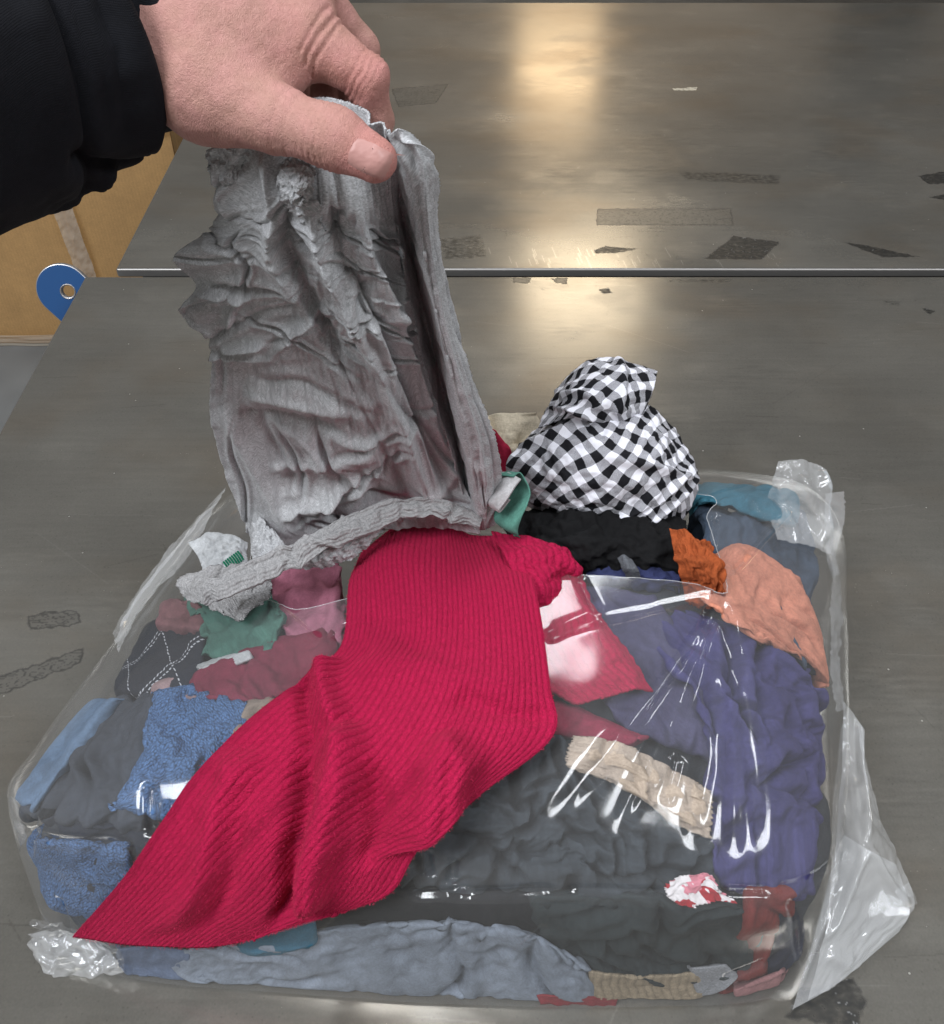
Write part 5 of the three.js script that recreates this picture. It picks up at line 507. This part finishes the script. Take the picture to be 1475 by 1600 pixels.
  mesh('hem_band', cloth({ net: [[[-19.9,21.1,-48.9],[-19.9,21.2,-48.7],[-19.8,21.1,-48.3],[-19.6,20.8,-48],[-19.5,20.5,-47.9],[-19.3,20.3,-47.9],[-19.3,20.2,-48.2],[-19.4,20.3,-48.5],[-19.6,20.6,-48.8],[-19.8,20.9,-49]],[[-18.4,22.1,-49.2],[-18.3,22.2,-48.9],[-18.1,22.1,-48.5],[-17.9,21.8,-48.2],[-17.7,21.4,-48],[-17.6,21.1,-48.1],[-17.7,21.1,-48.4],[-17.9,21.2,-48.8],[-18.1,21.5,-49.1],[-18.3,21.9,-49.2]],[[-16.3,22.8,-50],[-16.2,22.9,-49.7],[-16,22.7,-49.3],[-15.8,22.4,-49],[-15.6,21.9,-48.9],[-15.6,21.6,-49],[-15.7,21.6,-49.3],[-15.9,21.8,-49.6],[-16.1,22.1,-50],[-16.3,22.5,-50.1]],[[-14,23.2,-50.9],[-13.9,23.3,-50.6],[-13.7,23.1,-50.2],[-13.5,22.7,-49.9],[-13.4,22.3,-49.8],[-13.4,22,-49.9],[-13.5,22,-50.2],[-13.7,22.1,-50.6],[-13.9,22.5,-50.9],[-14,22.9,-51]],[[-11.6,23.9,-52.1],[-11.4,24,-51.8],[-11.2,23.8,-51.4],[-11,23.4,-51.1],[-10.8,23,-51],[-10.8,22.7,-51.1],[-10.9,22.6,-51.4],[-11.2,22.8,-51.8],[-11.4,23.2,-52],[-11.5,23.6,-52.2]],[[-8.7,24.5,-53.4],[-8.6,24.6,-53.2],[-8.4,24.4,-52.8],[-8.2,24,-52.6],[-8.1,23.6,-52.4],[-8.1,23.3,-52.5],[-8.2,23.3,-52.8],[-8.4,23.5,-53.1],[-8.6,23.8,-53.4],[-8.7,24.2,-53.5]],[[-5.5,24.7,-54.8],[-5.4,24.8,-54.5],[-5.3,24.6,-54.2],[-5.3,24.2,-53.9],[-5.2,23.9,-53.8],[-5.3,23.6,-53.8],[-5.4,23.5,-54.1],[-5.5,23.7,-54.4],[-5.5,24.1,-54.7],[-5.6,24.5,-54.9]],[[-2.2,24,-55.3],[-2.1,24.1,-55.1],[-2.1,23.9,-54.7],[-2.2,23.6,-54.4],[-2.3,23.3,-54.3],[-2.4,23.1,-54.3],[-2.5,23,-54.6],[-2.5,23.2,-54.9],[-2.4,23.5,-55.2],[-2.3,23.8,-55.4]],[[.7,22.2,-55.5],[.7,22.3,-55.3],[.7,22.2,-55],[.6,22,-54.7],[.5,21.7,-54.5],[.3,21.5,-54.6],[.3,21.5,-54.8],[.3,21.6,-55.1],[.4,21.8,-55.4],[.6,22,-55.5]]], closed: true, nu: 60, nv: 200, ex: [.06, .06], creaseCount: 20, creaseSize: [.3, .4], amp: .35, out: .45, inn: .45, thick: 0, seed: 50, folds: [[.15, 0, .2, 1, .25, .3], [.4, 0, .5, 1, -.25, .25]] }), hem, o);
  mesh('torn_end', cloth({ net: [[[-22.6,14.7,-56.6],[-20.2,16.1,-55.8],[-17.2,17.2,-54.2],[-15.8,17.6,-53.2]],[[-24.2,14.2,-56.2],[-20.3,16.7,-53.5],[-17,18.1,-51.6],[-15.6,18.4,-51.5]],[[-23.6,14.5,-54.2],[-20.5,16.8,-52],[-17.6,18,-50.3],[-15.5,18.7,-50]],[[-19.6,16.9,-50.4],[-18.4,17.5,-49.3],[-17.4,17.9,-48.7],[-16.8,18.1,-49.4]]], nu: 80, nv: 60, ex: [.14, .14], amp: .35, out: .7, frayed: .35, thick: .1, seed: 51 }), hem, o);
  mesh('torn_end', cloth({ net: [[[-12.8,22,-51.7],[-11.1,22.6,-52.3],[-9,22.8,-53],[-6.7,23.2,-54.2]],[[-13,21,-51.6],[-10.9,21.7,-51.7],[-9.1,21.8,-52.4],[-7.1,22.3,-53.4]],[[-12.6,20.1,-51.8],[-10.5,20.6,-51.8],[-9.1,20.8,-52.2],[-7.7,21.4,-53.1]]], nu: 90, nv: 50, ex: [.2, .22], amp: .4, out: .7, frayed: .35, thick: .09, seed: 52 }), grey, o);
  mesh('torn_end', cloth({ net: [[[-16.6,23.5,-54.5],[-15.6,23.3,-53.6],[-14.8,22.7,-53.2]],[[-16.6,21.7,-52.8],[-15.4,22.2,-52],[-14.2,22.3,-52.3]],[[-16.2,20.4,-51.1],[-14.9,21.4,-50.8],[-13.7,21.7,-51.5]]], nu: 60, nv: 70, ex: [.3, .1], amp: .5, out: .8, thick: .09, seed: 53 }), grey, o);
}

// ---------------------------------------------------------------- the hand and its sleeve
function surfaceNets(f, lo, hi, cell) {                          // shared-vertex isosurface of f = 0 (f < 0 inside)
  const nx = Math.ceil((hi[0] - lo[0]) / cell) + 1, ny = Math.ceil((hi[1] - lo[1]) / cell) + 1, nz = Math.ceil((hi[2] - lo[2]) / cell) + 1;
  const F = new Float32Array(nx * ny * nz), id = new Int32Array(nx * ny * nz).fill(-1), pos = [], idx = [];
  for (let k = 0; k < nz; k++) for (let j = 0; j < ny; j++) for (let i = 0; i < nx; i++) F[(k * ny + j) * nx + i] = f(lo[0] + i * cell, lo[1] + j * cell, lo[2] + k * cell);
  const at = (i, j, k) => (k * ny + j) * nx + i;
  for (let k = 0; k + 1 < nz; k++) for (let j = 0; j + 1 < ny; j++) for (let i = 0; i + 1 < nx; i++) {
    let c = 0, x = 0, y = 0, z = 0, neg = 0; const v = [];
    for (let b = 0; b < 8; b++) { const w = F[at(i + (b & 1), j + (b >> 1 & 1), k + (b >> 2))]; v.push(w); if (w < 0) neg++; }
    if (!neg || neg === 8) continue;
    for (let a = 0; a < 8; a++) for (const e of [1, 2, 4]) { const b = a | e; if (a & e || v[a] < 0 === v[b] < 0) continue; const t = v[a] / (v[a] - v[b]); c++; x += (a & 1) + (e === 1 ? t : 0); y += (a >> 1 & 1) + (e === 2 ? t : 0); z += (a >> 2) + (e === 4 ? t : 0); }
    id[at(i, j, k)] = pos.length / 3; pos.push(lo[0] + (i + x / c) * cell, lo[1] + (j + y / c) * cell, lo[2] + (k + z / c) * cell);
  }
  for (let k = 1; k + 1 < nz; k++) for (let j = 1; j + 1 < ny; j++) for (let i = 1; i + 1 < nx; i++) {
    const a = F[at(i, j, k)] < 0;
    const q = (b, p0, p1, p2, p3) => { if (a === b) return; if (a) idx.push(p0, p1, p2, p0, p2, p3); else idx.push(p0, p2, p1, p0, p3, p2); };
    q(F[at(i + 1, j, k)] < 0, id[at(i, j - 1, k - 1)], id[at(i, j, k - 1)], id[at(i, j, k)], id[at(i, j - 1, k)]);
    q(F[at(i, j + 1, k)] < 0, id[at(i - 1, j, k - 1)], id[at(i - 1, j, k)], id[at(i, j, k)], id[at(i, j, k - 1)]);
    q(F[at(i, j, k + 1)] < 0, id[at(i - 1, j - 1, k)], id[at(i, j - 1, k)], id[at(i, j, k)], id[at(i - 1, j, k)]);
  }
  return { pos, idx };
}
{
  const person = thing('person', 'hand in a dark jacket sleeve pinching and lifting the grey rag', 'person');
  // bones in cm: from, radius, to, radius
  const B = [
    [[-20.7,59.1,-50.2], 2.9, [-15.3,58.4,-51.5], 2.9], [[-15.2,58.2,-50.7], 2.8, [-12.6,58.7,-50.6], 2.8], [[-15.4,57.9,-49.9], 2.3, [-12.2,57.1,-48.6], 2.3],
    [[-12.6,58.7,-50.6], 3.0, [-8.3,59,-50.8], 1.75], [[-12.8,59.1,-51.9], 3.0, [-8.5,60.3,-53.3], 1.8], [[-13.3,59.6,-53.4], 2.9, [-9.6,61.3,-56.2], 1.7], [[-13.8,60.1,-54.7], 2.6, [-11.3,61.9,-59.2], 1.5],
  ];
  const TH = [[[-12.3,57.1,-48.3], 2.7, [-9.2,56.4,-46.5], 1.45], [[-9.2,56.4,-46.5], 1.45, [-6.5,56,-45.4], 1.36], [[-6.5,56,-45.4], 1.36, [-4.5,55.3,-44.6], 1.06]];
  const IX = [[[-8.2,58.8,-50.6], 1.6, [-5.2,57.1,-49.9], 1.12], [[-5.2,57.1,-49.9], 1.12, [-5,54.9,-50.1], .95], [[-5,54.9,-50.1], .95, [-5.3,53.6,-49.4], .8]];
  const MD = [[[-8.4,60.2,-53.2], 1.6, [-6,57,-54], 1.12], [[-6,57,-54], 1.12, [-6.1,53.7,-52.8], .95], [[-6.1,53.7,-52.8], .95, [-6.6,52.9,-50.7], .8]];
  const RG = [[[-9.6,61.2,-56.1], 1.5, [-7.6,56.6,-56.9], 1.08], [[-7.6,56.6,-56.9], 1.08, [-8,53.4,-54.7], .92], [[-8,53.4,-54.7], .92, [-8.5,53,-52.1], .78]];
  const PK = [[[-11.3,61.8,-59.1], 1.3, [-9.6,56.6,-59.1], .95], [[-9.6,56.6,-59.1], .95, [-9.9,53.7,-56.4], .8], [[-9.9,53.7,-56.4], .8, [-10.2,53.3,-53.8], .7]];
  const WEB = [[[-10.7,57.6,-49.5], 1.7, [-9,57.5,-49.5], 1.1]];
  const cap = ([a, ra, b, rb], x, y, z) => { const dx = b[0] - a[0], dy = b[1] - a[1], dz = b[2] - a[2], px = x - a[0], py = y - a[1], pz = z - a[2], t = clamp((px * dx + py * dy + pz * dz) / (dx * dx + dy * dy + dz * dz)); return Math.hypot(px - dx * t, py - dy * t, pz - dz * t) - ra - (rb - ra) * t; };
  const smin = (a, b, k) => { const h = Math.max(k - Math.abs(a - b), 0) / k; return Math.min(a, b) - h * h * k * .25; };
  const chain = (L, x, y, z, k = .5) => L.reduce((m, c) => smin(m, cap(c, x, y, z), k), 99);
  const seg = ([a, , b], x, y, z) => { const dx = b[0] - a[0], dy = b[1] - a[1], dz = b[2] - a[2], ll = Math.sqrt(dx * dx + dy * dy + dz * dz); return ((x - a[0]) * dx + (y - a[1]) * dy + (z - a[2]) * dz) / ll; };
  const len = ([a, , b]) => Math.hypot(b[0] - a[0], b[1] - a[1], b[2] - a[2]);
  const groove = (s, at, w) => Math.exp(-(((s - at) / w) ** 2));
  const skinAt = (x, y, z) => {
    const body = chain(B, x, y, z, 1.8), th = chain(TH, x, y, z, .7), ix = chain(IX, x, y, z, .45);
    let m = smin(body, chain(WEB, x, y, z), 1.6); m = smin(m, th, .8); m = smin(m, ix, .7);
    m = smin(m, chain(MD, x, y, z), .35); m = smin(m, chain(RG, x, y, z), .35); m = smin(m, chain(PK, x, y, z), .35);
    if (m > -1 && m < 1) {
      if (th < m + .35) { const s = seg(TH[1], x, y, z), L = len(TH[1]), j = .1 * N3(x * 1.3, y * 1.3, z * 1.3); for (const [d, w, h] of [[-.8, .08, .05], [-.5, .08, .08], [-.2, .09, .09], [.12, .1, .1], [.42, .09, .08], [.7, .07, .05], [-1.5, .1, .04], [-2.1, .1, .04]]) m += h * groove(s, L + d - .25 + j, w); }
      if (ix < m + .35) { const s = seg(IX[0], x, y, z), L = len(IX[0]), j = .15 * N3(x, y, z); for (const [d, h] of [[-.5, .06], [-.2, .08], [.1, .08], [.35, .05], [-2.2, .09], [-2.6, .1], [-3, .08]]) m += h * groove(s, L + d + j, .09); }
      const wr = .06 * fbm(x * .7, y * .7, z * .7, 3) + .02 * Math.abs(N3(x * 2.2 + y, y * .9, z * 2.2)) + .012 * Math.abs(N3(x * 4, y * 4, z * 4)) + .006 * N3(x * 9, y * 9, z * 9);
      m += wr;
    }
    return m;
  };
  let lo = [1e9, 1e9, 1e9], hi = [-1e9, -1e9, -1e9];
  for (const c of [...B, ...TH, ...IX, ...MD, ...RG, ...PK]) for (const [p, r] of [[c[0], c[1]], [c[2], c[3]]]) for (let e = 0; e < 3; e++) { lo[e] = Math.min(lo[e], p[e] - r - .6); hi[e] = Math.max(hi[e], p[e] + r + .6); }
  lo[0] = Math.max(lo[0], [-18.2,58.7,-50.6][0]);
  const { pos, idx } = surfaceNets((x, y, z) => x < lo[0] + .3 ? 1 : skinAt(x, y, z), lo, hi, .125);
  const n = pos.length / 3, P = new Float32Array(n * 3), C = new Float32Array(n * 3), UV = new Float32Array(n * 2), G = (x, y, z) => { const e = .02, gx = skinAt(x + e, y, z) - skinAt(x - e, y, z), gy = skinAt(x, y + e, z) - skinAt(x, y - e, z), gz = skinAt(x, y, z + e) - skinAt(x, y, z - e), l = Math.hypot(gx, gy, gz) || 1; return [gx / l, gy / l, gz / l]; };
  const tip = TH[2][2], knuckle = IX[0][2], web = IX[0][0];
  for (let i = 0; i < n; i++) {
    let x = pos[i * 3], y = pos[i * 3 + 1], z = pos[i * 3 + 2];
    if (x > lo[0] + .5) for (let s = 0; s < 2; s++) { const d = skinAt(x, y, z), g = G(x, y, z); x -= g[0] * d * .9; y -= g[1] * d * .9; z -= g[2] * d * .9; }
    P.set([x * .01, y * .01, z * .01], i * 3); UV.set([x * .01, (y - z) * .007], i * 2);
    const near = (p, r) => Math.exp(-((x - p[0]) ** 2 + (y - p[1]) ** 2 + (z - p[2]) ** 2) / (r * r)), mot = fbm(x * .9, y * .9, z * .9, 3), fine = N3(x * 5, y * 5, z * 5);
    const red = clamp(.25 + .5 * near(tip, 1.8) + .45 * near(knuckle, 1.6) + .2 * near(web, 2) + .3 * mot + .1 * fine);   // blood nearer the surface at fingertip and knuckles
    C.set([.465 + .05 * red + .04 * fine + .03 * mot, .275 - .09 * red + .04 * fine + .04 * mot, .23 - .06 * red + .035 * fine + .04 * mot], i * 3);
  }
  const g = new THREE.BufferGeometry(); g.setAttribute('position', new THREE.BufferAttribute(P, 3)); g.setAttribute('color', new THREE.BufferAttribute(C, 3)); g.setAttribute('uv', new THREE.BufferAttribute(UV, 2)); g.setIndex(idx); g.computeVertexNormals();
  const pores = texture(512, 512, (x, y) => .5 + .3 * (nD(x, y * .6) - .5) + .35 * (nC(x * 1.0, y * .5) - .5) + .2 * (nB(x, y) - .5), false, [.028, .028]);
  mesh('hand', g, phys({ vertexColors: true, roughness: .55, bumpMap: pores, bumpScale: .0007, specularIntensity: .5, sheen: .2, sheenRoughness: .5, sheenColor: rgb(.6, .4, .35) }), person);
  // thumb nail: a shallow shell lying on the thumb tip
  {
    const a = new THREE.Vector3(...TH[2][0]), b = new THREE.Vector3(...TH[2][2]), ax = b.clone().sub(a).normalize(), face = new THREE.Vector3(.1, .3, .95), out = face.addScaledVector(ax, -face.dot(ax)).normalize(), side = ax.clone().cross(out).normalize(), c0 = b.clone().addScaledVector(ax, .02);
    const nu = 36, nv = 30, Q = new Float64Array(nu * nv * 3);
    for (let j = 0; j < nv; j++) for (let i = 0; i < nu; i++) {
      const s = j / (nv - 1) * 2 - 1, t = i / (nu - 1) * 2 - 1, e = Math.pow(Math.abs(s), 4) * .22, p = c0.clone().addScaledVector(ax, t * .98 - (t > 0 ? .16 * s * s : -.12 * s * s)).addScaledVector(side, s * .74 * (1 - .12 * t * t));
      p.addScaledVector(out, 2); for (let q = 0; q < 40; q++) { const d = skinAt(p.x, p.y, p.z); p.addScaledVector(out, -clamp(d, .002, .2)); if (d < .004) break; }
      const rim = Math.max(Math.abs(s), Math.abs(t)); p.addScaledVector(out, .035 - .05 * smooth(.75, 1, rim));
      Q.set([p.x, p.y, p.z], (j * nu + i) * 3);
    }
    mesh('thumb_nail', sheet(Q, nu, nv, false, 0, 0), phys({ color: rgb(.44, .225, .2), roughness: .55, clearcoat: .2, clearcoatRoughness: .3 }), person);
  }
  const sl = fabric('jersey', .009, .0095, .013, { sheen: .15 });
  mesh('sleeve', cloth({ net: [[[-28.3,66.7,-45.5],[-25.4,67.4,-43.4],[-22.8,66.1,-41],[-21.1,63.2,-39],[-20.9,59.5,-37.8],[-22.1,55.9,-37.9],[-24.5,53.5,-39.1],[-27.4,52.8,-41.2],[-30,54.1,-43.6],[-31.7,56.9,-45.7],[-31.9,60.7,-46.8],[-30.7,64.2,-46.8]],[[-26,65.6,-48.5],[-23.4,66.4,-46.3],[-21,65.3,-43.8],[-19.4,62.6,-41.7],[-19.1,59.1,-40.5],[-20.1,55.6,-40.6],[-22.2,53.1,-41.9],[-24.8,52.3,-44.1],[-27.2,53.4,-46.6],[-28.8,56.1,-48.7],[-29.1,59.6,-49.9],[-28.1,63.1,-49.8]],[[-23.5,64.3,-50.8],[-21.4,65.3,-48.6],[-19.4,64.5,-46],[-18,62.2,-43.8],[-17.6,59,-42.6],[-18.3,55.7,-42.7],[-19.9,53.3,-44.1],[-22,52.3,-46.3],[-24,53.1,-48.9],[-25.4,55.4,-51],[-25.8,58.6,-52.3],[-25.1,61.9,-52.2]],[[-21.8,63.5,-51.8],[-20.1,64.5,-49.6],[-18.4,63.9,-47.2],[-17.2,61.9,-45.1],[-16.7,59,-44],[-17.2,56,-44.1],[-18.4,53.7,-45.4],[-20,52.7,-47.6],[-21.7,53.3,-50],[-22.9,55.3,-52.1],[-23.4,58.2,-53.3],[-23,61.2,-53.2]],[[-20.4,62.9,-52.4],[-18.9,63.8,-50.4],[-17.4,63.3,-48.2],[-16.3,61.5,-46.3],[-15.8,58.9,-45.3],[-16.2,56.2,-45.4],[-17.3,54.1,-46.6],[-18.8,53.2,-48.5],[-20.3,53.7,-50.8],[-21.4,55.5,-52.6],[-21.8,58.1,-53.7],[-21.5,60.8,-53.6]],[[-19.8,62.5,-52.2],[-18.2,63.2,-50.6],[-16.6,62.7,-48.8],[-15.2,60.9,-47.4],[-14.6,58.5,-46.8],[-14.8,56.1,-47],[-15.9,54.2,-48.1],[-17.4,53.5,-49.8],[-19.1,54,-51.5],[-20.5,55.7,-52.9],[-21.1,58.2,-53.6],[-20.9,60.6,-53.3]],[[-17,61.4,-53.4],[-17.9,59.6,-54.4],[-18.8,57.6,-54.2],[-19.6,55.8,-53],[-19.9,54.7,-51],[-19.8,54.6,-48.7],[-19.2,55.6,-46.9],[-18.3,57.3,-45.9],[-17.4,59.3,-46.1],[-16.7,61.1,-47.3],[-16.3,62.2,-49.4],[-16.5,62.3,-51.6]]], closed: true, nu: 120, nv: 110, ex: [.03, .03], amp: .4, freq: .12, rough: .1, out: .5, inn: .5, thick: .15, seed: 60, folds: [[.4, .35, .55, .85, .6, .6], [.6, .3, .5, .7, -.5, .6], [.1, .4, .9, .6, .4, .6]] }), sl, person);
  mesh('cuff', cloth({ net: [[[-20.3,62.3,-52.7],[-19.1,63.1,-51],[-18,62.7,-49.1],[-17.3,61.3,-47.5],[-17,59.3,-46.6],[-17.4,57.1,-46.7],[-18.3,55.3,-47.7],[-19.4,54.5,-49.4],[-20.5,54.9,-51.2],[-21.3,56.3,-52.9],[-21.5,58.4,-53.8],[-21.2,60.6,-53.7]],[[-19,62.1,-53.6],[-17.9,63,-51.9],[-16.9,62.7,-49.9],[-16.1,61.3,-48.2],[-15.9,59.2,-47.2],[-16.2,56.9,-47.3],[-17,55.1,-48.3],[-18.1,54.3,-50.1],[-19.1,54.6,-52.1],[-19.8,56,-53.8],[-20.1,58.1,-54.7],[-19.8,60.3,-54.7]],[[-17.7,61.9,-54.2],[-16.8,62.7,-52.5],[-15.9,62.5,-50.5],[-15.2,61.1,-48.7],[-14.9,59.1,-47.8],[-15.2,56.9,-47.8],[-15.8,55.1,-48.9],[-16.8,54.2,-50.6],[-17.7,54.5,-52.7],[-18.3,55.8,-54.4],[-18.6,57.9,-55.3],[-18.4,60.1,-55.3]],[[-16.8,61.7,-54.5],[-15.8,62.6,-52.9],[-14.8,62.3,-50.9],[-14.1,61,-49.3],[-13.8,58.9,-48.4],[-14.1,56.8,-48.5],[-14.8,55.1,-49.5],[-15.8,54.2,-51.2],[-16.8,54.5,-53.1],[-17.5,55.8,-54.7],[-17.8,57.9,-55.6],[-17.5,60,-55.6]],[[-16.7,61.5,-54.5],[-17.2,59.8,-55.5],[-17.4,57.8,-55.6],[-17.2,55.9,-54.7],[-16.6,54.7,-53],[-15.8,54.5,-51.2],[-15.1,55.3,-49.5],[-14.6,57,-48.5],[-14.4,59,-48.5],[-14.6,60.9,-49.4],[-15.2,62.1,-51],[-15.9,62.3,-52.9]],[[-17.7,61.5,-54],[-18.3,59.9,-54.9],[-18.5,57.9,-55],[-18.3,56.1,-54.1],[-17.7,54.9,-52.5],[-16.9,54.7,-50.7],[-16.1,55.5,-49.1],[-15.5,57.1,-48.2],[-15.3,59.1,-48.1],[-15.6,60.9,-49],[-16.2,62.1,-50.6],[-17,62.3,-52.4]]], closed: true, nu: 110, nv: 60, ex: [.02, .02], amp: .15, out: .2, inn: .2, thick: .12, seed: 61 }), sl, person);
}

scene.traverse(o => { if (o.isLight) o.castShadow = true; });
renderer.render(scene, camera);
